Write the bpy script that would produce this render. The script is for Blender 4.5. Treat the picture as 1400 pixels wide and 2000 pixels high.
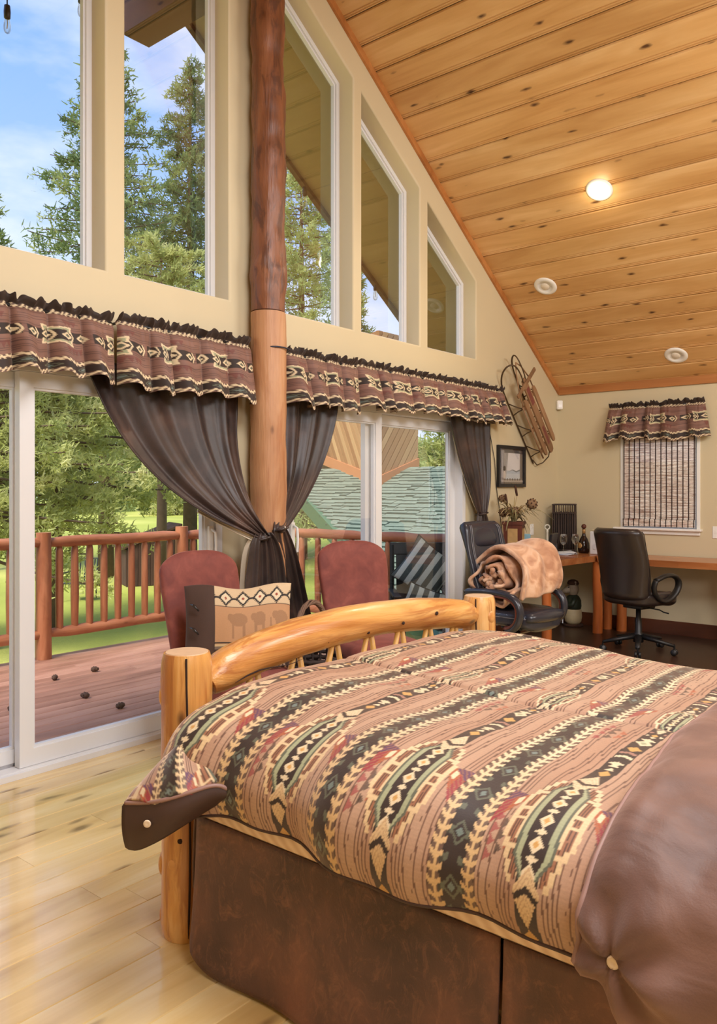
import bpy, bmesh, math, random
import numpy as np
from mathutils import Vector, Matrix, noise as mnoise

random.seed(7)
for o in list(bpy.data.objects):
    bpy.data.objects.remove(o, do_unlink=True)
SC = bpy.context.scene
COL = SC.collection
PI = math.pi

# ---------------------------------------------------------------- camera
YAW = math.radians(39.55)
CAM_H = 1.45
FOC = 1560.0
cam = bpy.data.cameras.new('camera')
cam.sensor_width = 36.0
cam.lens = 36.0 * FOC / 2000.0
cam.shift_y = -45.0 / 2000.0
cam.clip_start = 0.05
cam.clip_end = 500
cam_o = bpy.data.objects.new('camera', cam)
cam_o.location = (0, 0, CAM_H)
cam_o.rotation_euler = (PI / 2, 0, YAW)
COL.objects.link(cam_o)
SC.camera = cam_o

# ---------------------------------------------------------------- sky, sun, added fill light, exposure
def build_world():
    w = bpy.data.worlds.new('sky')
    SC.world = w
    w.use_nodes = True
    nt = w.node_tree
    nt.nodes.clear()
    L = nt.links.new
    out = nt.nodes.new('ShaderNodeOutputWorld')
    bg = nt.nodes.new('ShaderNodeBackground')
    tc = nt.nodes.new('ShaderNodeTexCoord')
    sep = nt.nodes.new('ShaderNodeSeparateXYZ')
    L(tc.outputs['Generated'], sep.inputs[0])
    ramp = nt.nodes.new('ShaderNodeValToRGB')
    e = ramp.color_ramp.elements
    e[0].position = 0.0
    e[0].color = (0.80, 0.88, 0.98, 1)
    e[1].position = 1.0
    e[1].color = (0.13, 0.33, 0.80, 1)
    m = ramp.color_ramp.elements.new(0.30)
    m.color = (0.38, 0.57, 0.97, 1)
    m = ramp.color_ramp.elements.new(0.55)
    m.color = (0.20, 0.41, 0.93, 1)
    L(sep.outputs['Z'], ramp.inputs[0])
    mp = nt.nodes.new('ShaderNodeMapping')
    mp.inputs['Scale'].default_value = (1.0, 1.0, 2.6)
    mp.inputs['Location'].default_value = (0.3, 0.1, 0.45)
    L(tc.outputs['Generated'], mp.inputs[0])
    nz = nt.nodes.new('ShaderNodeTexNoise')
    nz.inputs['Scale'].default_value = 2.6
    nz.inputs['Detail'].default_value = 6
    nz.inputs['Roughness'].default_value = 0.55
    L(mp.outputs[0], nz.inputs['Vector'])
    cr = nt.nodes.new('ShaderNodeValToRGB')
    cr.color_ramp.elements[0].position = 0.46
    cr.color_ramp.elements[0].color = (0, 0, 0, 1)
    cr.color_ramp.elements[1].position = 0.72
    cr.color_ramp.elements[1].color = (0.95, 0.95, 0.95, 1)
    L(nz.outputs['Fac'], cr.inputs[0])
    mx = nt.nodes.new('ShaderNodeMix')
    mx.data_type = 'RGBA'
    L(cr.outputs[0], mx.inputs['Factor'])
    L(ramp.outputs[0], mx.inputs['A'])
    mx.inputs['B'].default_value = (0.98, 0.99, 1.0, 1)
    L(mx.outputs['Result'], bg.inputs['Color'])
    bg.inputs['Strength'].default_value = 1.12
    L(bg.outputs[0], out.inputs[0])
build_world()

def sun_light():
    l = bpy.data.lights.new('sun', 'SUN')
    l.energy = 5.6
    l.angle = math.radians(25)
    l.color = (1.0, 0.96, 0.88)
    o = bpy.data.objects.new('sun', l)
    d = Vector((-0.12, 0.60, -0.79))     # direction the light travels
    o.rotation_euler = d.to_track_quat('-Z', 'Y').to_euler()
    o.location = (-8, -10, 20)
    COL.objects.link(o)
sun_light()

def area_light(name, loc, target, sx, sy, power, col):
    l = bpy.data.lights.new(name, 'AREA')
    l.shape = 'RECTANGLE'
    l.size = sx
    l.size_y = sy
    l.energy = power
    l.color = col
    o = bpy.data.objects.new(name, l)
    o.location = loc
    d = Vector(target) - Vector(loc)
    o.rotation_euler = d.to_track_quat('-Z', 'Y').to_euler()
    COL.objects.link(o)
    return o
# added soft fill lights, not room fixtures: above camera, over bed, far end
area_light('fill_light_head', (1.3, 0.7, 2.95), (-2.6, 3.4, 1.2), 1.6, 0.9, 58, (0.98, 0.98, 1.0))
area_light('fill_light_bed', (-0.5, 2.1, 4.15), (-1.2, 2.5, 0.0), 1.8, 1.8, 145, (0.97, 0.98, 1.0))
area_light('fill_light_far', (0.9, 5.0, 3.5), (-2.6, 6.2, 1.2), 2.0, 0.8, 85, (1.0, 0.97, 0.94))

SC.view_settings.view_transform = 'Standard'
SC.view_settings.look = 'None'
SC.view_settings.exposure = 0.17
SC.view_settings.gamma = 1.0
SC.view_settings.use_curve_mapping = False

# ---------------------------------------------------------------- measuring helpers
_F = (-math.sin(YAW), math.cos(YAW))
_R = (math.cos(YAW), math.sin(YAW))
def _ray(u, v):
    a = (u - 700.0) / FOC
    b = -(v - 955.0) / FOC
    return (_F[0] + a * _R[0], _F[1] + a * _R[1], b)
def onX(u, v, X):
    d = _ray(u, v); t = X / d[0]
    return Vector((X, d[1] * t, CAM_H + d[2] * t))
def onY(u, v, Y):
    d = _ray(u, v); t = Y / d[1]
    return Vector((d[0] * t, Y, CAM_H + d[2] * t))
def onZ(u, v, Z):
    d = _ray(u, v); t = (Z - CAM_H) / d[2]
    return Vector((d[0] * t, d[1] * t, Z))
def at(u, v, t):
    d = _ray(u, v)
    return Vector((d[0] * t, d[1] * t, CAM_H + d[2] * t))

# ---------------------------------------------------------------- mesh helpers
class MB:
    """collects verts and faces for one mesh"""
    def __init__(s):
        s.v = []; s.f = []; s.uv = None; s.col = None
    def add(s, v, f):
        n = len(s.v)
        s.v.extend([tuple(p) for p in v])
        s.f.extend([tuple(i + n for i in q) for q in f])
        return s
    def box(s, x0, x1, y0, y1, z0, z1, M=None):
        v = [(x0,y0,z0),(x1,y0,z0),(x1,y1,z0),(x0,y1,z0),(x0,y0,z1),(x1,y0,z1),(x1,y1,z1),(x0,y1,z1)]
        if M is not None: v = [M @ Vector(p) for p in v]
        return s.add(v, [(0,3,2,1),(4,5,6,7),(0,1,5,4),(1,2,6,5),(2,3,7,6),(3,0,4,7)])
    def rbox(s, x0, x1, y0, y1, z0, z1, r=0.01, seg=2, M=None):
        """box with rounded edges"""
        bm = bmesh.new()
        bmesh.ops.create_cube(bm, size=1)
        for q in bm.verts:
            q.co = Vector(((x0+x1)/2 + q.co.x*(x1-x0), (y0+y1)/2 + q.co.y*(y1-y0), (z0+z1)/2 + q.co.z*(z1-z0)))
        bmesh.ops.bevel(bm, geom=bm.edges[:], offset=r, segments=seg, profile=0.5, affect='EDGES', clamp_overlap=True)
        bm.verts.index_update()
        v = [q.co.copy() for q in bm.verts]
        f = [[q.index for q in p.verts] for p in bm.faces]
        bm.free()
        if M is not None: v = [M @ p for p in v]
        return s.add(v, f)
    def tube(s, pts, rad, seg=10, cap=True, wob=0.0, flat=None, seed=0.0, up=None):
        """tube along pts; rad a number or list; flat=(a,b) scales the two cross axes"""
        pts = [Vector(p) for p in pts]
        n = len(pts)
        if not hasattr(rad, '__len__'): rad = [rad] * n
        fl = flat or (1, 1)
        tang = []
        for i in range(n):
            a = pts[max(0, i-1)]; b = pts[min(n-1, i+1)]
            d = b - a
            tang.append(d.normalized() if d.length > 1e-9 else Vector((0,0,1)))
        t0 = tang[0]
        ref = Vector(up) if up is not None else (Vector((0,0,1)) if abs(t0.z) < 0.9 else Vector((1,0,0)))
        nrm = (ref - t0 * ref.dot(t0)).normalized()
        v = []; f = []
        for i in range(n):
            t = tang[i]
            nrm = (nrm - t * nrm.dot(t))
            nrm = nrm.normalized() if nrm.length > 1e-9 else t.orthogonal().normalized()
            bi = t.cross(nrm)
            for k in range(seg):
                a = 2*PI*k/seg
                r = rad[i]
                d = nrm*math.cos(a)*fl[0] + bi*math.sin(a)*fl[1]
                if wob:
                    p = pts[i] + d*r
                    r = r*(1 + wob*mnoise.noise(Vector((p.x*3+seed, p.y*3, p.z*3))) + 0.6*wob*mnoise.noise(Vector((p.x*11+seed, p.y*11, p.z*11))))
                v.append(pts[i] + d*r)
        for i in range(n-1):
            for k in range(seg):
                k2 = (k+1) % seg
                f.append((i*seg+k, i*seg+k2, (i+1)*seg+k2, (i+1)*seg+k))
        if cap:
            f.append(tuple(range(seg-1, -1, -1)))
            f.append(tuple((n-1)*seg+k for k in range(seg)))
        return s.add(v, f)
    def lathe(s, prof, seg=20, M=None):
        """prof: list of (r,z)"""
        v = []; f = []
        n = len(prof)
        for r, z in prof:
            for k in range(seg):
                a = 2*PI*k/seg
                v.append(Vector((r*math.cos(a), r*math.sin(a), z)))
        for i in range(n-1):
            for k in range(seg):
                k2 = (k+1) % seg
                f.append((i*seg+k, i*seg+k2, (i+1)*seg+k2, (i+1)*seg+k))
        f.append(tuple(range(seg-1, -1, -1)))
        f.append(tuple((n-1)*seg+k for k in range(seg)))
        if M is not None: v = [M @ p for p in v]
        return s.add(v, f)
    def sphere(s, c, r, seg=14, rings=9, sc=(1,1,1), M=None):
        v = []; f = []
        for i in range(rings+1):
            th = PI*i/rings
            for k in range(seg):
                a = 2*PI*k/seg
                v.append(Vector((c[0]+r*sc[0]*math.sin(th)*math.cos(a), c[1]+r*sc[1]*math.sin(th)*math.sin(a), c[2]-r*sc[2]*math.cos(th))))
        for i in range(rings):
            for k in range(seg):
                k2 = (k+1) % seg
                f.append((i*seg+k, i*seg+k2, (i+1)*seg+k2, (i+1)*seg+k))
        if M is not None: v = [M @ p for p in v]
        return s.add(v, f)
    def prism(s, poly, a, b, ax='X'):
        """convex or simple polygon (p,q) extruded along ax from a to b"""
        def m(p, h):
            if ax == 'X': return (h, p[0], p[1])
            if ax == 'Y': return (p[0], h, p[1])
            return (p[0], p[1], h)
        n = len(poly)
        v = [m(p, a) for p in poly] + [m(p, b) for p in poly]
        f = [tuple(range(n-1, -1, -1)), tuple(range(n, 2*n))]
        f += [(i, (i+1) % n, n+(i+1) % n, n+i) for i in range(n)]
        return s.add(v, f)
    def ring(s, outer, inner, a, b, ax='X'):
        """frame between two polygons of equal count, extruded a..b"""
        def m(p, h):
            if ax == 'X': return (h, p[0], p[1])
            if ax == 'Y': return (p[0], h, p[1])
            return (p[0], p[1], h)
        n = len(outer)
        v = [m(p, a) for p in outer] + [m(p, a) for p in inner] + [m(p, b) for p in outer] + [m(p, b) for p in inner]
        f = []
        for i in range(n):
            j = (i+1) % n
            f += [(i, j, n+j, n+i), (2*n+i, 3*n+i, 3*n+j, 2*n+j), (i, 2*n+i, 2*n+j, j), (n+i, n+j, 3*n+j, 3*n+i)]
        return s.add(v, f)
    def grid(s, fn, nu, nv):
        """surface fn(u,v) u,v in 0..1 ; nu,nv cells"""
        v = [fn(i/nu, j/nv) for j in range(nv+1) for i in range(nu+1)]
        w = nu+1
        f = [(j*w+i, j*w+i+1, (j+1)*w+i+1, (j+1)*w+i) for j in range(nv) for i in range(nu)]
        return s.add(v, f)

def inset(poly, d):
    n = len(poly)
    area = sum(poly[i][0]*poly[(i+1) % n][1] - poly[(i+1) % n][0]*poly[i][1] for i in range(n))
    sg = 1 if area > 0 else -1
    out = []
    for i in range(n):
        p0 = Vector(poly[i-1]); p1 = Vector(poly[i]); p2 = Vector(poly[(i+1) % n])
        e1 = (p1-p0).normalized(); e2 = (p2-p1).normalized()
        n1 = Vector((-e1.y, e1.x))*sg; n2 = Vector((-e2.y, e2.x))*sg
        k = 1 + n1.dot(n2)
        out.append(tuple(p1 + (n1+n2)*(d/k)))
    return out

def mesh_of(name, mb, smooth=False):
    me = bpy.data.meshes.new(name)
    me.from_pydata([tuple(p) for p in mb.v], [], mb.f)
    if smooth:
        me.polygons.foreach_set('use_smooth', [True]*len(me.polygons))
    me.update()
    return me

def obj(name, mb, mat, parent=None, smooth=False, off=None, label=None, world=False, auto=None):
    """one mesh object. world=True: verts are world coords and parent's location is taken off"""
    me = mb if isinstance(mb, bpy.types.Mesh) else None
    if me is None:
        if world and parent is not None:
            l = parent_world(parent)
            mb.v = [(p[0]-l[0], p[1]-l[1], p[2]-l[2]) for p in mb.v]
        me = mesh_of(name, mb, smooth)
    if mat is not None and not me.materials:
        me.materials.append(mat)
    o = bpy.data.objects.new(name, me)
    COL.objects.link(o)
    if parent is not None: o.parent = parent
    if off is not None: o.location = off
    if label: o['label'] = label
    if auto is not None and smooth:
        m = o.modifiers.new('edges', 'EDGE_SPLIT'); m.split_angle = math.radians(auto)
    return o

def parent_world(p):
    l = Vector(p.location)
    q = p.parent
    while q is not None:
        l = l + Vector(q.location); q = q.parent
    return l

def thing(name, label, cat, loc=(0,0,0), rz=0.0, group=None, kind=None):
    o = bpy.data.objects.new(name, None)
    o.empty_display_size = 0.1
    COL.objects.link(o)
    o.location = loc
    o.rotation_euler = (0, 0, rz)
    return tag(o, label, cat, group, kind)

def tag(o, label=None, cat=None, group=None, kind=None):
    if label: o['label'] = label
    if cat: o['category'] = cat
    if group: o['group'] = group
    if kind: o['kind'] = kind
    return o

def struct(o):
    o['kind'] = 'structure'
    return o

def smoothobj(o, lv=1):
    m = o.modifiers.new('sub', 'SUBSURF'); m.levels = lv; m.render_levels = lv
    return o
def solid(o, th, offset=-1):
    m = o.modifiers.new('solid', 'SOLIDIFY'); m.thickness = th; m.offset = offset
    return o

def set_cols(me, cols):
    a = me.color_attributes.new('Col', 'FLOAT_COLOR', 'POINT')
    c = np.ones((len(me.vertices), 4), dtype=np.float32)
    c[:, :3] = cols
    a.data.foreach_set('color', c.ravel())

def lin(c):
    """sRGB 0..255 -> linear tuple"""
    r = []
    for x in c[:3]:
        x = x/255.0
        r.append(x/12.92 if x <= 0.04045 else ((x+0.055)/1.055)**2.4)
    return tuple(r)

# ---------------------------------------------------------------- material helpers
class NB:
    def __init__(s, name):
        s.m = bpy.data.materials.new(name)
        s.m.use_nodes = True
        s.nt = s.m.node_tree
        s.nt.nodes.clear()
        s.out = s.nt.nodes.new('ShaderNodeOutputMaterial')
    def n(s, t, props=None, **inp):
        nd = s.nt.nodes.new('ShaderNode' + t)
        if props:
            for k, v in props.items(): setattr(nd, k, v)
        for k, v in inp.items():
            k2 = int(k[1:]) if (k[0] == 'i' and k[1:].isdigit()) else k.replace('_', ' ')
            s.set(nd.inputs[k2], v)
        return nd
    def set(s, sock, v):
        if isinstance(v, bpy.types.NodeSocket): s.nt.links.new(v, sock)
        else:
            if sock.type == 'RGBA' and len(v) == 3: v = (*v, 1)
            sock.default_value = v
    def math(s, op, a, b=0.0, c=None, clamp=False):
        nd = s.n('Math', {'operation': op, 'use_clamp': clamp}, i0=a, i1=b)
        if c is not None: s.set(nd.inputs[2], c)
        return nd.outputs[0]
    def mix(s, f, a, b, mode='MIX'):
        nd = s.nt.nodes.new('ShaderNodeMix'); nd.data_type = 'RGBA'; nd.blend_type = mode
        s.set(nd.inputs['Factor'], f); s.set(nd.inputs['A'], a); s.set(nd.inputs['B'], b)
        return nd.outputs['Result']
    def ramp(s, f, stops, interp='LINEAR'):
        nd = s.nt.nodes.new('ShaderNodeValToRGB')
        cr = nd.color_ramp; cr.interpolation = interp
        while len(cr.elements) < len(stops): cr.elements.new(0.5)
        for e, (p, c) in zip(cr.elements, stops):
            e.position = p
            e.color = (c, c, c, 1) if not hasattr(c, '__len__') else (*c[:3], 1)
        s.set(nd.inputs[0], f)
        return nd.outputs[0]
    def coord(s, kind='Object', scale=(1,1,1), rand=False, rot=(0,0,0)):
        c = s.n('TexCoord').outputs[kind]
        if rand:
            r = s.n('ObjectInfo').outputs['Random']
            cb = s.n('CombineXYZ', X=s.math('MULTIPLY', r, 37.0), Y=s.math('MULTIPLY', r, 91.0), Z=s.math('MULTIPLY', r, 53.0)).outputs[0]
            c = s.n('VectorMath', {'operation': 'ADD'}, i0=c, i1=cb).outputs[0]
        return s.n('Mapping', Vector=c, Scale=scale, Rotation=rot).outputs[0]
    def noise(s, vec, scale=5.0, detail=3.0, rough=0.5, dist=0.0):
        return s.n('TexNoise', Vector=vec, Scale=scale, Detail=detail, Roughness=rough, Distortion=dist).outputs['Fac']
    def voronoi(s, vec, scale=5.0, feature='F1', rand=1.0):
        return s.n('TexVoronoi', {'feature': feature}, Vector=vec, Scale=scale, Randomness=rand).outputs['Distance']
    def bump(s, h, strength=0.3, dist=0.01):
        return s.n('Bump', Height=h, Strength=strength, Distance=dist).outputs[0]
    def done(s, color, rough=0.5, metal=0.0, normal=None, **kw):
        b = s.nt.nodes.new('ShaderNodeBsdfPrincipled')
        s.set(b.inputs['Base Color'], color); s.set(b.inputs['Roughness'], rough); s.set(b.inputs['Metallic'], metal)
        if normal is not None: s.set(b.inputs['Normal'], normal)
        for k, v in kw.items(): s.set(b.inputs[k.replace('_', ' ')], v)
        s.nt.links.new(b.outputs[0], s.out.inputs[0])
        return s.m

def plain(name, c, rough=0.5, metal=0.0, var=0.06, vscale=6.0, bump=0.0, bscale=60.0, bdist=0.004, **kw):
    """solid colour with slight procedural variation"""
    b = NB(name)
    co = b.coord('Object')
    n = b.noise(co, vscale, 3)
    c = lin(c)
    col = b.mix(n, tuple(x*(1-var) for x in c), tuple(min(1, x*(1+var)) for x in c))
    nm = None
    if bump: nm = b.bump(b.noise(co, bscale, 3), bump, bdist)
    return b.done(col, rough, metal, nm, **kw)

def wood(name, dark, mid, light, axis='X', rough=0.4, knots=1.0, grain=1.0, rand=True, knotc=(70, 35, 18), kscale=(1.6, 4.2), var=0.12, bump=0.12, kthr=0.11, coat=0.0, long=1.0):
    """wood with grain along axis, dark knots and per-board variation"""
    b = NB(name)
    def sc(al, ac):
        return {'X': (al, ac, ac), 'Y': (ac, al, ac), 'Z': (ac, ac, al)}[axis]
    n1 = b.noise(b.coord('Object', sc(0.7*long, 5.0), rand), 1.0, 4, 0.55, 0.6)
    n2 = b.noise(b.coord('Object', sc(2.0*long, 60.0), rand), 1.0, 3, 0.6, 0.2)
    col = b.ramp(n1, [(0.30, lin(dark)), (0.5, lin(mid)), (0.70, lin(light))])
    col = b.mix(b.math('MULTIPLY', b.math('SUBTRACT', 1.0, n2), 0.30*grain), col, b.mix(1.0, col, tuple(x*1.1 for x in lin(dark)), 'MULTIPLY'))
    if knots:
        kv = b.coord('Object', sc(kscale[0], kscale[1]), rand)
        kw = b.n('VectorMath', {'operation': 'ADD'}, i0=kv, i1=b.n('VectorMath', {'operation': 'SCALE'}, i0=b.n('TexNoise', Vector=kv, Scale=2.5).outputs['Color'], Scale=0.25).outputs[0]).outputs[0]
        d = b.voronoi(kw, 1.0)
        k1 = b.ramp(d, [(kthr*0.35, 1.0), (kthr, 0.0)])
        k2 = b.ramp(d, [(kthr*0.9, 1.0), (kthr*2.6, 0.0)])
        col = b.mix(b.math('MULTIPLY', k2, 0.40*knots), col, lin(dark))
        col = b.mix(b.math('MULTIPLY', k1, 0.92*knots), col, lin(knotc))
    if rand:
        r = b.n('ObjectInfo').outputs['Random']
        v = b.math('ADD', b.math('MULTIPLY', r, 2*var), 1.0 - var)
        h = b.n('HueSaturation', Color=col, Value=v, Saturation=1.0)
        col = h.outputs[0]
    nm = b.bump(n2, bump, 0.004) if bump else None
    kw2 = {}
    if coat:
        kw2 = {'Coat_Weight': coat, 'Coat_Roughness': 0.08}
    return b.done(col, rough, 0.0, nm, **kw2)
# ---------------------------------------------------------------- materials
M = {}
def wall_mat():
    b = NB('wall_paint')
    co = b.coord('Object')
    n = b.noise(co, 1.2, 2)
    col = b.mix(n, lin((206, 191, 156)), lin((213, 199, 165)))
    return b.done(col, 0.55, 0.0, b.bump(b.noise(co, 90, 2), 0.05, 0.002))
M['wall'] = wall_mat()
M['ceiling'] = wood('ceiling_pine', (202, 154, 94), (220, 176, 116), (234, 196, 140), 'X', 0.36, 1.0, 0.8, kscale=(3.2, 9.0), kthr=0.155, var=0.08, bump=0.05)
M['trim'] = wood('trim_wood', (160, 100, 50), (184, 122, 66), (200, 140, 82), 'X', 0.4, 0.0, 0.8, var=0.05)
M['baseboard'] = wood('baseboard_wood', (78, 42, 24), (98, 54, 32), (112, 64, 38), 'X', 0.35, 0.0, 0.8)
M['floor'] = wood('floor_pine', (206, 174, 112), (234, 206, 146), (244, 226, 176), 'Y', 0.2, 0.9, 1.0, knotc=(120, 92, 58), kscale=(2.3, 8.0), kthr=0.20, var=0.07, bump=0.03, coat=0.6)
M['vinyl'] = plain('white_vinyl', (224, 224, 226), 0.35, var=0.01)
M['white'] = plain('white_plastic', (240, 238, 232), 0.4, var=0.01)
M['steel'] = plain('bright_metal', (190, 190, 195), 0.25, 1.0, var=0.05)
M['black'] = plain('black_plastic', (22, 21, 22), 0.45, var=0.1)
def glass_mat(name='window_glass', tint=(1, 1, 1), k=0.22):
    b = NB(name)
    tr = b.n('BsdfTransparent', Color=tint)
    gl = b.n('BsdfGlossy', Color=(1, 1, 1), Roughness=0.01)
    fr = b.n('Fresnel', IOR=1.45)
    f = b.math('MULTIPLY', fr.outputs[0], k, clamp=True)
    mx = b.n('MixShader', i0=f, i1=tr.outputs[0], i2=gl.outputs[0])
    b.nt.links.new(mx.outputs[0], b.out.inputs[0])
    return b.m
M['glass'] = glass_mat()

# ---------------------------------------------------------------- the room shell
XW = -3.87          # window wall, room side
YB = 8.10           # desk wall, room side
RIDGE_Y = 3.62
PITCH = 0.667
ZEAVE = 2.54
def zceil(y):
    return ZEAVE + PITCH*((YB - RIDGE_Y) - abs(y - RIDGE_Y))
def ztrim(y):
    return zceil(y) - 0.065
Y0 = 2*RIDGE_Y - YB      # opposite eave
WT = 0.22                # wall thickness
XR = 2.4                 # room extends to here

def curve_wall(name, loops, th, bev, mapf, mat):
    cu = bpy.data.curves.new(name, 'CURVE')
    cu.dimensions = '2D'
    cu.fill_mode = 'BOTH'
    for lp in loops:
        sp = cu.splines.new('POLY')
        sp.points.add(len(lp)-1)
        for p, q in zip(sp.points, lp): p.co = (q[0], q[1], 0, 1)
        sp.use_cyclic_u = True
    cu.extrude = th/2 - bev
    cu.bevel_depth = bev
    cu.bevel_resolution = 3
    cu.offset = -bev
    t = bpy.data.objects.new('tmp', cu)
    COL.objects.link(t)
    dg = bpy.context.evaluated_depsgraph_get()
    me = bpy.data.meshes.new_from_object(t.evaluated_get(dg))
    bpy.data.objects.remove(t, do_unlink=True)
    me.name = name
    for v in me.vertices: v.co = mapf(v.co)
    me.materials.clear()
    me.materials.append(mat)
    o = bpy.data.objects.new(name, me)
    COL.objects.link(o)
    return struct(o)

WIN = [(0.841, 1.623), (1.744, 2.505), (2.629, 3.397), (3.845, 4.626), (4.729, 5.496), (5.617, 6.399)]
SILL = 2.655
def wtop(y): return ztrim(y) - 0.235
DOORS = [(0.94, 3.33), (3.88, 6.20)]
DOOR_H = 2.10
outer = [(Y0, 0), (DOORS[0][0], 0), (DOORS[0][0], DOOR_H), (DOORS[0][1], DOOR_H), (DOORS[0][1], 0), (DOORS[1][0], 0), (DOORS[1][0], DOOR_H),
         (DOORS[1][1], DOOR_H), (DOORS[1][1], 0), (YB+0.2, 0), (YB+0.2, ZEAVE-0.02), (RIDGE_Y, zceil(RIDGE_Y)+0.12), (Y0, ZEAVE+0.05)]
loops = [outer]
wpoly = []
for a, b in WIN:
    p = [(a, SILL), (b, SILL), (b, wtop(b)), (a, wtop(a))]
    wpoly.append(p)
    loops.append(p)
wall_left = curve_wall('wall_left', loops, WT, 0.016, lambda c: Vector((XW - WT/2 + c.z, c.x, c.y)), M['wall'])

# desk wall with one window
BW = (-3.15, -2.40, 1.055, 1.98)
wall_back = curve_wall('wall_back', [[(XW-0.2, 0), (XR, 0), (XR, ZEAVE-0.01), (XW-0.2, ZEAVE-0.01)], [(BW[0], BW[2]), (BW[1], BW[2]), (BW[1], BW[3]), (BW[0], BW[3])]],
                       0.2, 0.012, lambda c: Vector((c.x, YB + 0.1 - c.z, c.y)), M['wall'])

# the two walls behind the photographer
mb = MB(); mb.box(XW-0.2, XR, Y0-0.2, Y0, 0, ZEAVE+0.03)
struct(obj('wall_front', mb, M['wall']))
mb = MB(); mb.prism([(Y0-0.2, 0), (YB+0.2, 0), (YB+0.2, ZEAVE), (RIDGE_Y, zceil(RIDGE_Y)+0.1), (Y0-0.2, ZEAVE)], XR, XR+0.2, 'X')
struct(obj('wall_right', mb, M['wall']))
# ceiling: roof deck with tongue-and-groove boards below it
ca = math.atan(PITCH)
def roof_slab(name, x0, x1, y0, y1, off, th, mat):
    mb = MB()
    k = math.cos(ca)
    z0 = zceil(y0)+off/k; z1 = zceil(y1)+off/k
    mb.prism([(y0, z0), (y1, z1), (y1, z1+th/k), (y0, z0+th/k)], x0, x1, 'X')
    return obj(name, mb, mat)
M['roofdeck'] = plain('roof_deck', (120, 84, 52), 0.8)
ceiling = struct(roof_slab('ceiling', XW-0.10, XR, RIDGE_Y, YB+0.45, 0.024, 0.05, M['roofdeck']))
ceiling2 = struct(roof_slab('ceiling', XW-0.10, XR, Y0-0.45, RIDGE_Y, 0.024, 0.05, M['roofdeck']))
def board_mesh(L, W):
    """board with a beaded edge; length along X, width along Y, face towards -Z"""
    g = 0.004
    prof = [(0.001, 0.02), (0.001, 0.014), (0.006, 0.001), (0.012, 0.0), (0.016, 0.008), (0.019, 0.008), (0.023, 0.0), (0.029, 0.0), (0.032, 0.007), (0.035, 0.007), (0.039, 0.0), (W-0.012, 0.0), (W-0.005, 0.014), (W-0.005, 0.02)]
    mb = MB()
    n = len(prof)
    v = [(0, p, q) for p, q in prof] + [(L, p, q) for p, q in prof]
    f = [(i, n+i, n+i+1, i+1) for i in range(n-1)]
    f += [(n-1, 2*n-1, n, 0), tuple(range(n)), tuple(range(2*n-1, n-1, -1))]
    mb.add(v, f)
    return mesh_of('board', mb)
BWD = 0.2163
nrow = int(round((YB-RIDGE_Y)/math.cos(ca)/BWD))
BWD = (YB-RIDGE_Y)/math.cos(ca)/nrow
rb = random.Random(3)
lens = {}
def board(par, L, x, s, side):
    if L not in lens: lens[L] = board_mesh(L, BWD); lens[L].materials.append(M['ceiling'])
    o = bpy.data.objects.new('board', lens[L])
    COL.objects.link(o)
    o.parent = par
    y = YB - s*math.cos(ca)
    z = ZEAVE + s*math.sin(ca)
    if side > 0:
        o.location = (x, y, z)
        R = Matrix.Rotation(PI, 4, 'Z') @ Matrix.Rotation(ca, 4, 'X')
        o.matrix_local = Matrix.Translation((x+L, y, z)) @ R
    else:
        o.matrix_local = Matrix.Translation((x, 2*RIDGE_Y-y, z)) @ Matrix.Rotation(ca, 4, 'X')
    return o
for i in range(nrow):
    s = i*BWD
    cut = rb.choice([1.2, 3.0, 4.8])
    x0 = XW
    board(ceiling, 4.27 if i % 2 else 5.4, x0, s, 1)
    l0 = 4.27 if i % 2 else 5.4
    board(ceiling, 6.27-l0, x0+l0+0.001, s, 1)
    board(ceiling2, 6.27, x0, s, -1)

# wooden trim under the ceiling edge
def trim_strip(name, pts, w, h):
    pass
mb = MB()
k = 1/math.cos(ca)
mb.prism([(RIDGE_Y, zceil(RIDGE_Y)), (YB, zceil(YB)), (YB, zceil(YB)-0.065), (RIDGE_Y, zceil(RIDGE_Y)-0.065)], XW+0.001, XW+0.022, 'X')
tr1 = struct(obj('trim_1', mb, M['trim']))
mb = MB(); mb.prism([(Y0, zceil(Y0)), (RIDGE_Y, zceil(RIDGE_Y)), (RIDGE_Y, zceil(RIDGE_Y)-0.065), (Y0, zceil(Y0)-0.065)], XW+0.001, XW+0.022, 'X')
struct(obj('trim_2', mb, M['trim']))
mb = MB(); mb.box(XW+0.022, XR, YB-0.022, YB-0.001, ZEAVE-0.07, ZEAVE+0.012)
struct(obj('trim_3', mb, M['trim']))
# baseboards
mb = MB(); mb.rbox(XW+0.018, XR, YB-0.018, YB, 0.0, 0.14, 0.004, 1)
struct(obj('baseboard_back', mb, M['baseboard']))
mb = MB(); mb.rbox(XW+0.001, XW+0.018, DOORS[1][1]+0.02, YB, 0.0, 0.14, 0.004, 1)
struct(obj('baseboard_left', mb, M['baseboard']))

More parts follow.
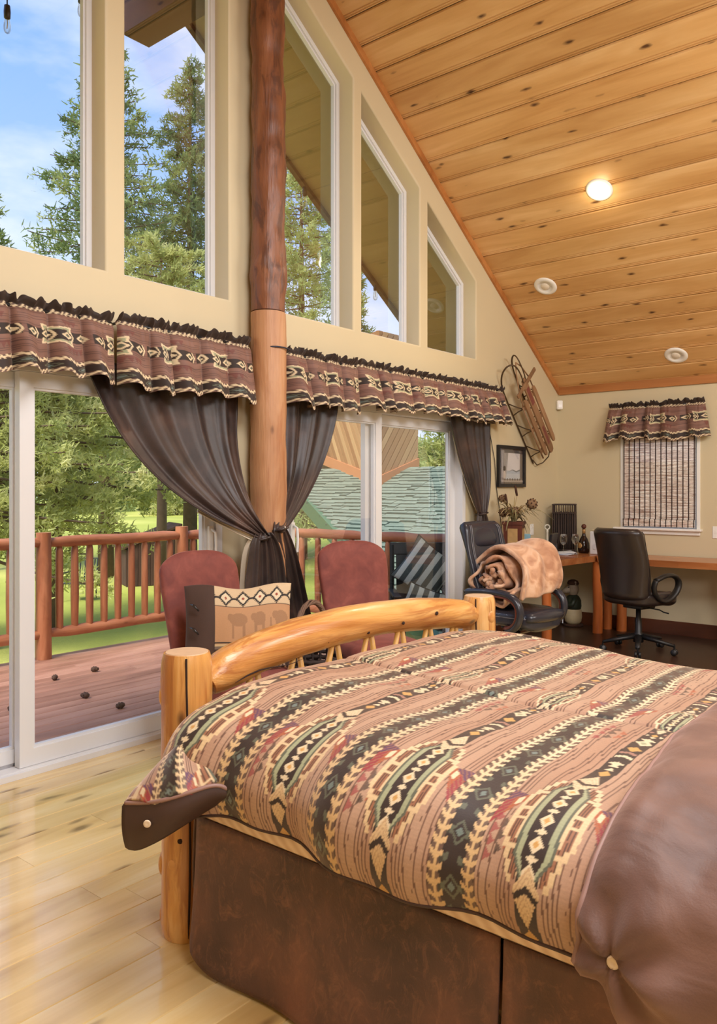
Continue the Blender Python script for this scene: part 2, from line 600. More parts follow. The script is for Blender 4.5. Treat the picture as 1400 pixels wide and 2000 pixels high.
# floor of single planks over a dark subfloor
M['subfloor'] = plain('floor_joint', (96, 66, 36), 0.7)
mb = MB(); mb.box(XW-0.12, XR, -1.6, YB, -0.12, -0.012)
floor = struct(obj('floor', mb, M['subfloor']))
PW = 0.1372
pm = {}
def plank_mesh(L, W, th, mat, bev=0.0026):
    mb = MB()
    b = bev
    prof = [(0.0004, -th), (0.0004, -b), (b+0.0004, 0), (W-b-0.0004, 0), (W-0.0004, -b), (W-0.0004, -th)]
    n = len(prof)
    v = [(p, 0.0006, q) for p, q in prof] + [(p, L-0.0006, q) for p, q in prof]
    f = [(i, i+1, n+i+1, n+i) for i in range(n-1)] + [(n-1, 0, n, 2*n-1), tuple(range(n-1, -1, -1)), tuple(range(n, 2*n))]
    f = [tuple(reversed(q)) for q in f]
    me = mesh_of('plank', mb.add(v, f))
    me.materials.append(mat)
    return me
rp = random.Random(11)
nr = int((XR - XW)/PW)
for i in range(nr):
    x = XW - 0.004 + i*PW
    y = -1.5 - rp.random()*1.4
    while y < YB-0.01:
        L = rp.choice([1.2, 1.5, 1.8, 2.2, 2.6])
        if x > -1.9: L = 3.2
        y1 = min(y+L, YB-0.002)
        if y1 > -1.4:
            key = round(y1-y, 3)
            if key not in pm: pm[key] = plank_mesh(key, PW, 0.012, M['floor'])
            o = bpy.data.objects.new('plank', pm[key])
            COL.objects.link(o); o.parent = floor; o.location = (x, y, 0)
        y = y1
        if y >= YB-0.01: break

# ---------------------------------------------------------------- upper windows
win_labels = ['', 'tall fixed window at the far left with the pine and sky', 'tall fixed window just left of the log post', 'tall sloped-top window just right of the log post', 'middle sloped-top window right of the log post', 'smallest sloped-top window nearest the wall sled']
for i, p in enumerate(wpoly):
    w = struct(bpy.data.objects.new('window_%d' % (i+1), None))
    COL.objects.link(w)
    w.location = (XW-0.14, p[0][0], SILL)
    q = inset(p, -0.004)
    mb = MB(); mb.ring(q, inset(p, 0.034), XW-0.195, XW-0.14)
    obj('frame', mb, M['vinyl'], w, world=True)
    mb = MB(); mb.ring(inset(p, 0.030), inset(p, 0.046), XW-0.185, XW-0.155)
    obj('glazing_bead', mb, M['vinyl'], w, world=True)
    mb = MB(); mb.prism(inset(p, 0.036), XW-0.172, XW-0.168, 'X')
    obj('pane', mb, M['glass'], w, world=True)

# ---------------------------------------------------------------- sliding doors
def slider(idx, y0, y1, mid, handle_y):
    d = struct(bpy.data.objects.new('door_%d' % idx, None))
    COL.objects.link(d); d.location = (XW, y0, 0)
    # outer frame with sill track
    p = [(y0, 0), (y1, 0), (y1, DOOR_H), (y0, DOOR_H)]
    mb = MB()
    mb.ring(inset(p, -0.004), [(y0+0.045, 0.035), (y1-0.045, 0.035), (y1-0.045, DOOR_H-0.05), (y0+0.045, DOOR_H-0.05)], XW-0.15, XW+0.004)
    mb.box(XW+0.002, XW+0.03, y0, y1, 0.0005, 0.03)
    obj('frame', mb, M['vinyl'], d, world=True)
    mb = MB(); mb.box(XW-0.085, XW-0.075, y0+0.05, y1-0.05, 0.03, 0.052)
    obj('track', mb, M['steel'], d, world=True)
    def panel(a, b, x0, x1, name):
        q = [(a, 0.037), (b, 0.037), (b, DOOR_H-0.052), (a, DOOR_H-0.052)]
        inn = [(a+0.075, 0.122), (b-0.075, 0.122), (b-0.075, DOOR_H-0.13), (a+0.075, DOOR_H-0.13)]
        mb = MB(); mb.ring(q, inn, x0, x1)
        mb.ring(inset(inn, -0.002), inset(inn, 0.012), x0+0.006, x1-0.012)
        o = obj(name, mb, M['vinyl'], d, world=True)
        mb = MB(); mb.prism(inset(inn, 0.004), (x0+x1)/2-0.002, (x0+x1)/2+0.002, 'X')
        obj('pane', mb, M['glass'], o, world=True)
        return o
    fixed = panel(mid-0.075 if idx == 2 else y0+0.045, y1-0.045 if idx == 2 else mid+0.03, XW-0.125, XW-0.08, 'fixed_panel')
    slide = panel(y0+0.045 if idx == 2 else mid-0.055, mid+0.055 if idx == 2 else y1-0.045, XW-0.066, XW-0.016, 'sliding_panel')
    mb = MB()
    mb.rbox(XW-0.016, XW+0.008, handle_y-0.02, handle_y+0.02, 0.98, 1.22, 0.006, 2)
    mb.tube([(XW+0.006, handle_y, 1.0), (XW+0.045, handle_y, 1.02), (XW+0.05, handle_y, 1.10), (XW+0.045, handle_y, 1.18), (XW+0.006, handle_y, 1.20)], 0.009, 8)
    obj('handle', mb, M['white'], slide, world=True)
    return d
slider(1, DOORS[0][0], DOORS[0][1], 2.075, 3.245)
slider(2, DOORS[1][0], DOORS[1][1], 4.94, 3.97)

# ---------------------------------------------------------------- desk-wall window
w = struct(bpy.data.objects.new('window_7', None)); COL.objects.link(w)
w.location = (BW[0], YB, BW[2])
p = [(BW[0], BW[2]), (BW[1], BW[2]), (BW[1], BW[3]), (BW[0], BW[3])]
mb = MB(); mb.ring(inset(p, -0.003), inset(p, 0.05), YB+0.06, YB+0.13, 'Y')
mb.box(BW[0], BW[1], YB+0.08, YB+0.11, 1.5, 1.53)
obj('frame', mb, M['vinyl'], w, world=True)
mb = MB(); mb.prism(inset(p, 0.05), YB+0.094, YB+0.098, 'Y'); obj('pane', mb, M['glass'], w, world=True)
mb = MB(); mb.ring([(BW[0]-0.018, BW[2]), (BW[1]+0.018, BW[2]), (BW[1]+0.018, BW[3]+0.018), (BW[0]-0.018, BW[3]+0.018)], [(BW[0]+0.012, BW[2]+0.0), (BW[1]-0.012, BW[2]), (BW[1]-0.012, BW[3]-0.012), (BW[0]+0.012, BW[3]-0.012)], YB-0.012, YB+0.05, 'Y')
obj('casing', mb, M['white'], w, world=True)
mb = MB(); mb.rbox(-3.235, -2.36, YB-0.055, YB+0.06, 1.035, 1.058, 0.006, 2); mb.rbox(-3.215, -2.38, YB-0.02, YB-0.001, 0.995, 1.036, 0.003, 1)
obj('window_sill', mb, M['white'], w, world=True)
# ---------------------------------------------------------------- roof overhang, ridge beam, log post
M['soffit'] = plain('soffit_paint', (150, 132, 84), 0.8, var=0.04)
M['darkwood'] = wood('dark_stained_beam', (44, 26, 18), (62, 37, 26), (78, 48, 34), 'X', 0.55, 0.3, 1.0, var=0.05)
M['gutter'] = plain('fascia_brown', (72, 50, 36), 0.6)
XO = -5.10
roofo = struct(bpy.data.objects.new('roof_overhang', None)); COL.objects.link(roofo)
roofo.location = (XO, RIDGE_Y, zceil(RIDGE_Y))
SO = 0.035
def soffit_panel(y0, y1):
    mb = MB()
    mb.prism([(y0, zceil(y0)-SO), (y1, zceil(y1)-SO), (y1, zceil(y1)+0.0), (y0, zceil(y0)+0.0)], XO, XW-WT-0.001, 'X')
    obj('soffit_panel', mb, M['soffit'], roofo, world=True)
ys = [RIDGE_Y, RIDGE_Y+1.87, RIDGE_Y+3.1, YB+0.6]
for a, b in zip(ys[:-1], ys[1:]):
    soffit_panel(a+0.003, b-0.003)
    soffit_panel(2*RIDGE_Y-b+0.003, 2*RIDGE_Y-a-0.003)
for sgn in (1, -1):
    ye = RIDGE_Y + sgn*(YB+0.6-RIDGE_Y)
    mb = MB(); mb.prism([(RIDGE_Y, zceil(RIDGE_Y)-SO-0.045), (ye, zceil(ye)-SO-0.045), (ye, zceil(ye)+0.2), (RIDGE_Y, zceil(RIDGE_Y)+0.2)], XO-0.05, XO, 'X')
    obj('fascia_board', mb, M['gutter'], roofo, world=True)
    mb = MB(); mb.prism([(RIDGE_Y, zceil(RIDGE_Y)+0.16), (ye, zceil(ye)+0.16), (ye, zceil(ye)+0.2), (RIDGE_Y, zceil(RIDGE_Y)+0.2)], XO, XR, 'X')
    obj('roof_cover', mb, M['gutter'], roofo, world=True)
mb = MB(); mb.rbox(-5.19, XW-WT-0.001, 3.50, 3.74, 4.86, 5.40, 0.012, 1)
b = obj('ridge_beam', mb, M['darkwood'])
tag(b, 'dark brown ridge beam jutting out under the roof overhang', 'beam')

def log_mat(name, cols, axis='Z', patches=0.0, patchc=(70, 30, 18), rough=0.4, kn=0.8, thr=0.09, ks=(2.2, 5.0), coat=0.0, ps=(3.0, 9.0), bmp=0.35):
    b = NB(name)
    sc = lambda al, ac: {'X': (al, ac, ac), 'Y': (ac, al, ac), 'Z': (ac, ac, al)}[axis]
    n1 = b.noise(b.coord('Object', sc(1.2, 7)), 1.0, 4, 0.6, 0.8)
    n2 = b.noise(b.coord('Object', sc(3, 70)), 1.0, 3, 0.6)
    col = b.ramp(n1, [(0.3, lin(cols[0])), (0.5, lin(cols[1])), (0.7, lin(cols[2]))])
    col = b.mix(b.math('MULTIPLY', n2, 0.25), col, lin(cols[0]))
    if patches:
        n3 = b.noise(b.coord('Object', sc(*ps)), 1.0, 5, 0.65, 0.7)
        col = b.mix(b.math('MULTIPLY', b.ramp(n3, [(0.50, 0.0), (0.60, 1.0)]), patches), col, lin(patchc))
    kv = b.coord('Object', sc(ks[0], ks[1]))
    d = b.voronoi(kv, 1.0)
    col = b.mix(b.math('MULTIPLY', b.ramp(d, [(thr*0.9, 1.0), (thr*2.6, 0.0)]), 0.35*kn), col, lin(cols[0]))
    col = b.mix(b.math('MULTIPLY', b.ramp(d, [(thr*0.4, 1.0), (thr, 0.0)]), kn), col, lin((78, 38, 18)))
    nm = b.bump(b.math('ADD', n1, b.math('MULTIPLY', n2, 0.4)), bmp, 0.012)
    return b.done(col, rough, 0.0, nm, Coat_Weight=coat, Coat_Roughness=0.15)
M['post_up'] = log_mat('stained_log', ((94, 56, 36), (130, 80, 52), (152, 100, 68)), 'Z', 0.75, (80, 50, 38), 0.42, ps=(4.0, 16.0), bmp=0.8)
M['post_lo'] = log_mat('peeled_log', ((158, 108, 74), (186, 136, 96), (204, 158, 118)), 'Z', 0.5, (158, 98, 60), 0.48, ps=(1.6, 16.0), bmp=0.6)
post = thing('log_post', 'peeled log post rising between the two sliding doors to the ridge', 'post', (XW+0.134, 3.612, 0))
def logpts(z0, z1, n, seed):
    P = []; Rr = []
    for i in range(n+1):
        z = z0+(z1-z0)*i/n
        P.append((0.012*mnoise.noise(Vector((seed, 0, z*1.3))), 0.014*mnoise.noise(Vector((0, seed, z*1.3))), z))
        Rr.append(0.116*(1+0.05*mnoise.noise(Vector((seed, 5, z*2.2)))+0.03*mnoise.noise(Vector((seed, 9, z*7)))))
    return P, Rr
P, Rr = logpts(0.0, 2.585, 60, 2.0)
mb = MB(); mb.tube(P, Rr, 28, wob=0.05, seed=1.0); obj('lower_log', mb, M['post_lo'], post, True, auto=60)
P, Rr = logpts(2.589, 5.40, 90, 3.3)
Rr = [r*0.95 for r in Rr]
mb = MB(); mb.tube(P, Rr, 36, wob=0.14, seed=4.0); obj('upper_log', mb, M['post_up'], post, True, auto=60)

# ---------------------------------------------------------------- deck
DZ = -0.20
XRAIL = -7.30
YRAIL = 6.95
M['deckboard'] = wood('deck_board', (140, 98, 80), (172, 126, 106), (194, 150, 130), 'Y', 0.45, 0.3, 1.2, knotc=(70, 42, 30), var=0.10)
M['rail'] = log_mat('stained_rail_log', ((134, 76, 46), (168, 102, 66), (190, 126, 88)), 'Z', 0.2, (100, 52, 30), 0.5, 0.6)
M['railh'] = log_mat('stained_rail_log_flat', ((134, 76, 46), (168, 102, 66), (190, 126, 88)), 'Y', 0.2, (100, 52, 30), 0.5, 0.6)
M['railx'] = log_mat('stained_rail_log_cross', ((134, 76, 46), (168, 102, 66), (190, 126, 88)), 'X', 0.2, (100, 52, 30), 0.5, 0.6)
mb = MB(); mb.box(XRAIL-0.12, XW-WT-0.002, -1.5, YRAIL+0.12, DZ-0.25, DZ-0.04)
deck = struct(obj('deck_floor', mb, plain('deck_frame', (70, 48, 36), 0.8)))
dk = {}
x = XW-WT-0.01
i = 0
while x > XRAIL-0.1:
    y = -1.4 - (i*0.77) % 2.0
    while y < YRAIL+0.1:
        y1 = min(y+3.66, YRAIL+0.1)
        key = round(y1-y, 3)
        if key not in dk: dk[key] = plank_mesh(key, 0.138, 0.035, M['deckboard'], 0.004)
        if y1 > -1:
            o = bpy.data.objects.new('plank', dk[key]); COL.objects.link(o); o.parent = deck; o.location = (x-0.138, y, DZ)
        y = y1+0.004
        if y >= YRAIL+0.05: break
    x -= 0.144
    i += 1

def railing(name, label, p0, p1, posts, group=None, nb=0.25):
    """log railing from p0 to p1 (x,y) with posts at the given distances"""
    a = Vector((p0[0], p0[1], 0)); b = Vector((p1[0], p1[1], 0))
    d = (b-a).normalized(); Lg = (b-a).length
    t = thing(name, label, 'railing', (a.x, a.y, DZ))
    along = 'railh' if abs(d.y) > 0.5 else 'railx'
    ZT = 0.925-DZ; ZB = 0.10+0.02
    for k, s in enumerate(posts):
        q = d*s
        mb = MB(); mb.tube([(q.x, q.y, 0.001), (q.x, q.y, 0.4), (q.x, q.y, 0.8), (q.x, q.y, ZT+0.10)], [0.078, 0.075, 0.074, 0.07], 14, wob=0.05, seed=s)
        obj('post', mb, M['rail'], t, True, auto=50)
    for s0, s1 in zip(posts[:-1], posts[1:]):
        L = s1-s0
        for zz, r, nm in ((ZT, 0.056, 'top_rail'), (ZB+0.12, 0.055, 'bottom_rail')):
            pts = [d*(s0+0.06+(L-0.12)*i/8) + Vector((0, 0, zz+0.012*mnoise.noise(Vector((s0, i*0.6, zz))))) for i in range(9)]
            mb = MB(); mb.tube(pts, [r*0.8]+[r]*7+[r*0.8], 12, wob=0.06, seed=s0+zz)
            obj(nm, mb, M[along], t, True, auto=50)
        n = max(2, int(round(L/nb)))
        for i in range(1, n):
            q = d*(s0+L*i/n)
            mb = MB(); mb.tube([(q.x, q.y, ZB+0.10), (q.x, q.y, ZB+0.16), (q.x, q.y, 0.6), (q.x, q.y, ZT-0.09), (q.x, q.y, ZT-0.02)], [0.022, 0.036, 0.040, 0.036, 0.022], 10, wob=0.07, seed=s0+i*3.1)
            obj('baluster', mb, M['rail'], t, True)
    return t
ya = onX(85, 1040, XRAIL).y; yb = onX(355, 1035, XRAIL).y
sp = yb-ya
railing('deck_railing', 'reddish log railing along the outer deck edge facing the lawn', (XRAIL, ya-2*sp), (XRAIL, YRAIL), [0, sp, 2*sp, YRAIL-(ya-2*sp)] if YRAIL-yb < 0.4 else [0, sp, 2*sp, 3*sp, YRAIL-(ya-2*sp)], nb=sp/10.0)
xp = onY(722, 1040, YRAIL).x
railing('deck_railing', 'reddish log railing across the deck end in front of the green roof', (XRAIL+0.16, YRAIL), (XW-0.4, YRAIL), [0.0, xp-XRAIL-0.16, XW-0.4-XRAIL-0.16], nb=0.25)

# ---------------------------------------------------------------- ground
GZ = -1.2
def lawn_mat():
    b = NB('lawn_grass')
    co = b.coord('Object')
    n = b.noise(co, 0.12, 4)
    n2 = b.noise(co, 3.0, 4, 0.7)
    col = b.ramp(n, [(0.35, lin((146, 150, 58))), (0.5, lin((168, 172, 70))), (0.66, lin((196, 192, 98)))])
    col = b.mix(b.math('MULTIPLY', n2, 0.35), col, lin((132, 140, 50)))
    return b.done(col, 0.9, 0.0, b.bump(b.noise(co, 14, 3), 0.4, 0.05))
mb = MB()
def gz(x, y): return GZ + 0.25*mnoise.noise(Vector((x*0.04, y*0.04, 0))) - 0.1
rng = np.linspace(-160, 60, 56)
mb.grid(lambda u, v: (-170+200*u, -60+240*v, GZ + 0.2*mnoise.noise(Vector((u*9, v*9, 0)))), 60, 60)
struct(obj('ground_lawn', mb, lawn_mat(), smooth=True))

# ---------------------------------------------------------------- trees
def leaf_mat(name, c1, c2, c3):
    b = NB(name)
    n = b.noise(b.coord('Object'), 0.9, 3)
    n2 = b.noise(b.coord('Object'), 9.0, 2)
    col = b.ramp(n, [(0.35, lin(c1)), (0.52, lin(c2)), (0.68, lin(c3))])
    col = b.mix(b.math('MULTIPLY', n2, 0.5), col, lin(c1))
    pb_ = b.n('BsdfPrincipled', Base_Color=col, Roughness=0.7)
    tl_ = b.n('BsdfTranslucent', Color=col)
    mx = b.n('MixShader', i0=0.5, i1=pb_.outputs[0], i2=tl_.outputs[0])
    b.nt.links.new(mx.outputs[0], b.out.inputs[0])
    return b.m
M['needle_dark'] = leaf_mat('pine_needles_dark', (92, 112, 70), (138, 154, 92), (192, 194, 122))
M['needle_mid'] = leaf_mat('pine_needles_mid', (152, 160, 92), (202, 202, 126), (238, 232, 172))
M['needle_pale'] = leaf_mat('pine_needles_pale', (150, 168, 108), (190, 202, 130), (220, 224, 160))
M['bark'] = plain('tree_bark', (98, 78, 62), 0.9, var=0.3, vscale=9)
def pine(name, label, px, ytop, depth, spread, mat, tufts=26, size=0.16, seed=1, crown0=0.08, shape=0.85, whorl=0.42, group='pine trees beyond the deck', per=7):
    base = at(px, 955, depth); base.z = GZ-0.1
    H = at(px, ytop, depth).z - base.z
    r = np.random.RandomState(seed)
    t = thing(name, label, 'tree', base, 0, group)
    mb = MB()
    mb.tube([(0, 0, 0), (0.03, 0, H*0.3), (-0.02, 0.04, H*0.6), (0, 0, H*0.98)], [0.012*H+0.05, 0.010*H+0.03, 0.006*H+0.02, 0.01], 9)
    obj('trunk', mb, M['bark'], t, True)
    mb = MB()
    C = []; D = []
    z = H*crown0
    while z < H*0.99:
        f = z/H
        n = r.randint(4, 7)
        Lm = spread*(1-f)**shape + 0.12
        a0 = r.rand()*6.28
        for k in range(n):
            a = a0 + k*6.28/n + r.randn()*0.25
            L = Lm*(0.55+0.6*r.rand())
            zz = z + r.randn()*0.12
            up = 0.25*(f-0.3)
            p0 = np.array([0, 0, zz]); dr = np.array([math.cos(a), math.sin(a), up-0.05])
            pts = []
            for i in range(5):
                s = i/4
                p = p0 + dr*L*s + np.array([0, 0, -0.20*L*s*(1-0.55*s)*(1.3-f)])
                pts.append(p)
            mb.tube([tuple(p) for p in pts], [0.012+0.012*L*(1-i/4)*0.6 for i in range(5)], 4, cap=False)
            m = max(4, int(tufts*L/spread))
            for i in range(m):
                s = 0.18+0.85*r.rand()**0.8
                s = min(s, 1.03)
                j = min(3, int(s*4)); u = s*4-j
                c = pts[j]*(1-u)+pts[j+1]*u
                side = r.randn()*0.22*L*(1.1-s)
                c = c + np.array([-math.sin(a)*side, math.cos(a)*side, r.randn()*0.05*L])
                C.append(c); D.append(dr)
        z += whorl*(0.7+0.6*r.rand())*(0.6+0.5*(1-f))
    obj('branches', mb, M['bark'], t)['kind'] = 'stuff'
    # needle tufts
    C = np.array(C); D = np.array(D)
    n = len(C)
    rep = np.repeat(np.arange(n), per)
    c = C[rep] + r.randn(n*per, 3)*size*0.45
    d = D[rep]*0.6 + r.randn(n*per, 3)*0.75 + np.array([0, 0, 0.35])
    d /= np.linalg.norm(d, axis=1)[:, None]
    w = np.cross(d, r.randn(n*per, 3)); w /= np.linalg.norm(w, axis=1)[:, None]
    ln = size*(0.6+0.8*r.rand(n*per))[:, None]
    v = np.stack([c - w*ln*0.16, c + w*ln*0.16, c + d*ln + w*ln*0.05, c + d*ln - w*ln*0.05], 1).reshape(-1, 3)
    me = bpy.data.meshes.new('foliage')
    nf = n*per
    me.vertices.add(nf*4); me.loops.add(nf*4); me.polygons.add(nf)
    me.vertices.foreach_set('co', v.astype(np.float32).ravel())
    me.loops.foreach_set('vertex_index', np.arange(nf*4, dtype=np.int32))
    me.polygons.foreach_set('loop_start', np.arange(0, nf*4, 4, dtype=np.int32))
    me.polygons.foreach_set('loop_total', np.full(nf, 4, dtype=np.int32))
    me.update(calc_edges=True)
    o = obj('foliage', me, M[mat], t)
    o['kind'] = 'stuff'
    return t
pine('pine_tree', 'tall dark pine behind the leftmost mullion of the upper windows', 207, 62, 24, 4.6, 'needle_dark', 44, 0.15, 1, crown0=0.25, shape=0.80, per=9)
pine('pine_tree', 'pointed dark pine in the window left of the log post', 371, 112, 28, 3.2, 'needle_dark', 44, 0.15, 2, crown0=0.25, shape=0.66, per=9)
pine('pine_tree', 'pale yellow-green pine in the window right of the log post', 588, 268, 30, 3.4, 'needle_pale', 56, 0.15, 3, crown0=0.1, shape=0.55)
pine('pine_tree', 'pine whose tip shows at the bottom left of the leftmost window', -28, 350, 26, 3.0, 'needle_dark', 40, 0.15, 4, crown0=0.2)
pine('pine_tree', 'broad yellow-green tree filling the left sliding door', 110, 560, 15, 3.1, 'needle_mid', 58, 0.10, 5, crown0=0.43, shape=0.40, whorl=0.30, per=14)
pine('pine_tree', 'light green tree with drooping boughs beside the hanging curtain', 315, 470, 21, 3.3, 'needle_mid', 60, 0.12, 6, crown0=0.42, shape=0.45, per=12)
pine('pine_tree', 'bushy yellow-green tree at the far left of the sliding door', -25, 600, 13, 2.6, 'needle_mid', 60, 0.09, 9, crown0=0.32, shape=0.35, whorl=0.28, per=13)
pine('pine_tree', 'pine tip showing behind the middle sloped window', 694, 470, 30, 1.2, 'needle_dark', 26, 0.17, 7, crown0=0.1)
pine('pine_tree', 'green tree rising behind the green roof by the far curtain', 880, 815, 32, 2.4, 'needle_mid', 34, 0.2, 8, crown0=0.1, shape=0.5)
fr = random.Random(5)
farl = ['distant tree at the far left edge of the lawn', 'distant tree behind the left railing post', 'distant tree in the middle of the far lawn edge', 'distant tree right of the far lawn gap', 'distant tree near the curtain at the lawn edge', 'distant tree behind the log post', 'distant tree beyond the roof of the cedar wing', 'distant tree right of the cedar wing']
for k, (pxx, yt, dp) in enumerate([(-90, 850, 62), (15, 862, 74), (150, 855, 88), (250, 880, 96), (345, 850, 84), (470, 840, 70), (600, 845, 66), (830, 868, 60)]):
    pine('distant_tree', farl[k], pxx, yt, dp, 4.0, 'needle_pale' if k % 2 else 'needle_mid', 34, 0.55, 20+k, crown0=0.05, shape=0.45, whorl=0.8, group='distant trees along the lawn')

# ---------------------------------------------------------------- neighbouring green roof with cedar wing
M['shingle'] = None
def shingle_mat():
    b = NB('green_shingle')
    r = b.n('ObjectInfo').outputs['Random']
    n = b.noise(b.coord('Object'), 3.0, 4)
    n2 = b.noise(b.coord('Object'), 60.0, 2)
    col = b.ramp(n, [(0.3, lin((112, 124, 108))), (0.7, lin((146, 158, 138)))])
    col = b.mix(b.math('MULTIPLY', n2, 0.5), col, lin((98, 112, 96)))
    return b.done(col, 0.85)
M['shingle'] = shingle_mat()
M['shingle_edge'] = plain('shingle_butt_edge', (58, 74, 66), 0.9)
M['greenpaint'] = plain('green_fascia', (70, 110, 84), 0.6)
def roofz(y): return -0.3 + 0.4*(y-7.6)
rt = thing('green_roof', 'green shingled lower roof beyond the deck end', 'roof', (-5, 7.7, roofz(7.7)))
RP = [(-5.15, 7.7), (-8.9, 10.2), (-11.1, 11.7), (-13.0, 13.0), (-1.5, 13.0), (-1.5, 7.7)]
mb = MB()
vb = [(x, y, roofz(y)-0.02) for x, y in RP] + [(x, y, roofz(y)-0.25) for x, y in RP]
n = len(RP)
mb.add(vb, [tuple(range(n)), tuple(range(2*n-1, n-1, -1))] + [(i, n+i, n+(i+1) % n, (i+1) % n) for i in range(n)])
obj('roof_deck', mb, M['greenpaint'], rt, world=True)
mb = MB()
for (a, b2) in ((RP[0], RP[1]), (RP[1], RP[2]), (RP[2], RP[3])):
    A = Vector((a[0], a[1], roofz(a[1]))); B = Vector((b2[0], b2[1], roofz(b2[1])))
    nn = Vector((-(B-A).y, (B-A).x, 0)).normalized()*(-0.06)
    mb.add([A+nn*-1+Vector((0,0,.02)), B+nn*-1+Vector((0,0,.02)), B+nn+Vector((0,0,.02)), A+nn+Vector((0,0,.02)), A+nn*-1-Vector((0,0,.26)), B+nn*-1-Vector((0,0,.26)), B+nn-Vector((0,0,.26)), A+nn-Vector((0,0,.26))],
           [(0,1,2,3),(7,6,5,4),(0,4,5,1),(1,5,6,2),(2,6,7,3),(3,7,4,0)])
obj('fascia', mb, M['greenpaint'], rt, world=True)
# shingle courses: tabs of uneven length joined into courses
rs = random.Random(4)
def xleft(y):
    for (a, b2) in zip(RP[:3], RP[1:4]):
        if a[1] <= y <= b2[1]: return a[0]+(b2[0]-a[0])*(y-a[1])/(b2[1]-a[1])
    return RP[0][0]
def to_px(x, y, z):
    t = x*_F[0]+y*_F[1]
    return 700+FOC*(x*_R[0]+y*_R[1])/t, 955-FOC*(z-CAM_H)/t
tabs = []
y = 7.7
while y < 12.98:
    x = xleft(y+0.05)
    while x < -1.55:
        w = rs.choice([0.18, 0.24, 0.32, 0.40])
        tabs.append((x, y, w if x+w < -1.5 else -1.5-x, rs.choice([0.0, 0.03, 0.045]), rs.choice([0.022, 0.029, 0.036]), rs.choice([-1, 0, 1])))
        x += w
    y += 0.145
def tab_shape(w, drop, th, sk):
    s_ = 0.4; k = 0.02*sk
    return [(0, -drop, -s_*drop+th), (w-0.004, -drop, -s_*drop+th), (w-0.004+k, 0.16, s_*0.16+0.002), (k, 0.16, s_*0.16+0.002), (0, -drop, -s_*drop-0.01), (w-0.004, -drop, -s_*drop-0.01)], [(0, 1, 2, 3), (4, 5, 1, 0), (0, 3, 4), (1, 5, 2)]
def edge_mats(me):
    me.materials.append(M['shingle_edge'])
    me.polygons.foreach_set('material_index', [0, 1, 0, 0]*(len(me.polygons)//4))
seen = []
for t_ in tabs:
    u_, v_ = to_px(t_[0]+t_[2]/2, t_[1], roofz(t_[1]))
    if 605 < u_ < 892 and v_ < 1100: seen.append(t_)
seen.sort(key=lambda q: q[1])
single = set(seen[:290])
tabm = {}
mb = MB()
for t_ in tabs:
    x, y, w, drop, th_, sk = t_
    if t_ in single:
        key = (round(w, 3), drop, th_, sk)
        if key not in tabm:
            m2 = MB(); m2.add(*tab_shape(w, drop, th_, sk)); tabm[key] = mesh_of('shingle', m2); tabm[key].materials.append(M['shingle']); edge_mats(tabm[key])
        obj('shingle', tabm[key], None, rt, off=Vector((x, y, roofz(y)))-Vector(rt.location))
    else:
        v, f = tab_shape(w, drop, th_, sk)
        mb.add([(x+q[0], y+q[1], roofz(y)+q[2]) for q in v], f)
o = obj('shingle_field', mb, M['shingle'], rt, world=True); edge_mats(o.data); o['kind'] = 'stuff'

def clip_poly(poly, a, b, c):
    """keep a*x+b*y<=c"""
    out = []
    n = len(poly)
    for i in range(n):
        p = poly[i]; q = poly[(i+1) % n]
        dp = a*p[0]+b*p[1]-c; dq = a*q[0]+b*q[1]-c
        if dp <= 0: out.append(p)
        if dp*dq < 0:
            t = dp/(dp-dq); out.append((p[0]+(q[0]-p[0])*t, p[1]+(q[1]-p[1])*t))
    return out
def cedar_mat():
    b = NB('cedar_siding')
    r = b.n('ObjectInfo').outputs['Random']
    n = b.noise(b.coord('Object'), 2.0, 3)
    col = b.ramp(r, [(0.0, lin((132, 88, 54))), (0.4, lin((172, 124, 80))), (0.7, lin((206, 164, 116))), (1.0, lin((152, 102, 62)))])
    col = b.mix(b.math('MULTIPLY', n, 0.3), col, lin((130, 88, 54)))
    return b.done(col, 0.6)
M['cedar'] = cedar_mat()
M['flash'] = plain('cedar_skirt_board', (196, 128, 84), 0.6)
wing = thing('cedar_wing', 'cedar clad wing with diagonal siding standing on the green roof', 'building', (-9.5, 12.1, 1.3))
def cedar_face(A, B, h0A, h0B, top, sgn):
    """wall face from A to B (xy), bottom heights h0A/h0B, diagonal boards"""
    A = Vector((*A, 0)); B = Vector((*B, 0)); d = (B-A); L = d.length; d.normalize()
    nrm = Vector((d.y, -d.x, 0))
    face = [(0, h0A), (L, h0B), (L, top), (0, top)]
    w = 0.14
    c, s = math.cos(math.radians(52)), math.sin(math.radians(52))
    k = -60
    while k < 90:
        a0 = k*w
        poly = face
        # boards perpendicular coordinate: s*x*sgn + c*z
        poly = clip_poly(poly, s*sgn, c, a0+w-0.018)
        if len(poly) > 2: poly = clip_poly(poly, -s*sgn, -c, -a0)
        if len(poly) > 2:
            mb = MB()
            dz = 0.02
            n = len(poly)
            v = [A+d*p[0]+Vector((0,0,p[1]))+nrm*dz for p in poly] + [A+d*p[0]+Vector((0,0,p[1])) for p in poly]
            mb.add(v, [tuple(range(n)), tuple(range(2*n-1, n-1, -1))]+[(i, n+i, n+(i+1) % n, (i+1) % n) for i in range(n)])
            obj('siding_board', mb, M['cedar'], wing, world=True)
        k += 1
    mb = MB()
    pr = [(0, h0A-0.02), (L, h0B-0.02), (L, h0B+0.20), (0, h0A+0.20)]
    v = [A+d*p[0]+Vector((0,0,p[1]))+nrm*0.05 for p in pr]+[A+d*p[0]+Vector((0,0,p[1])) for p in pr]
    mb.add(v, [(0,1,2,3),(7,6,5,4),(0,4,5,1),(1,5,6,2),(2,6,7,3),(3,7,4,0)])
    obj('skirt_board', mb, M['flash'], wing, world=True)
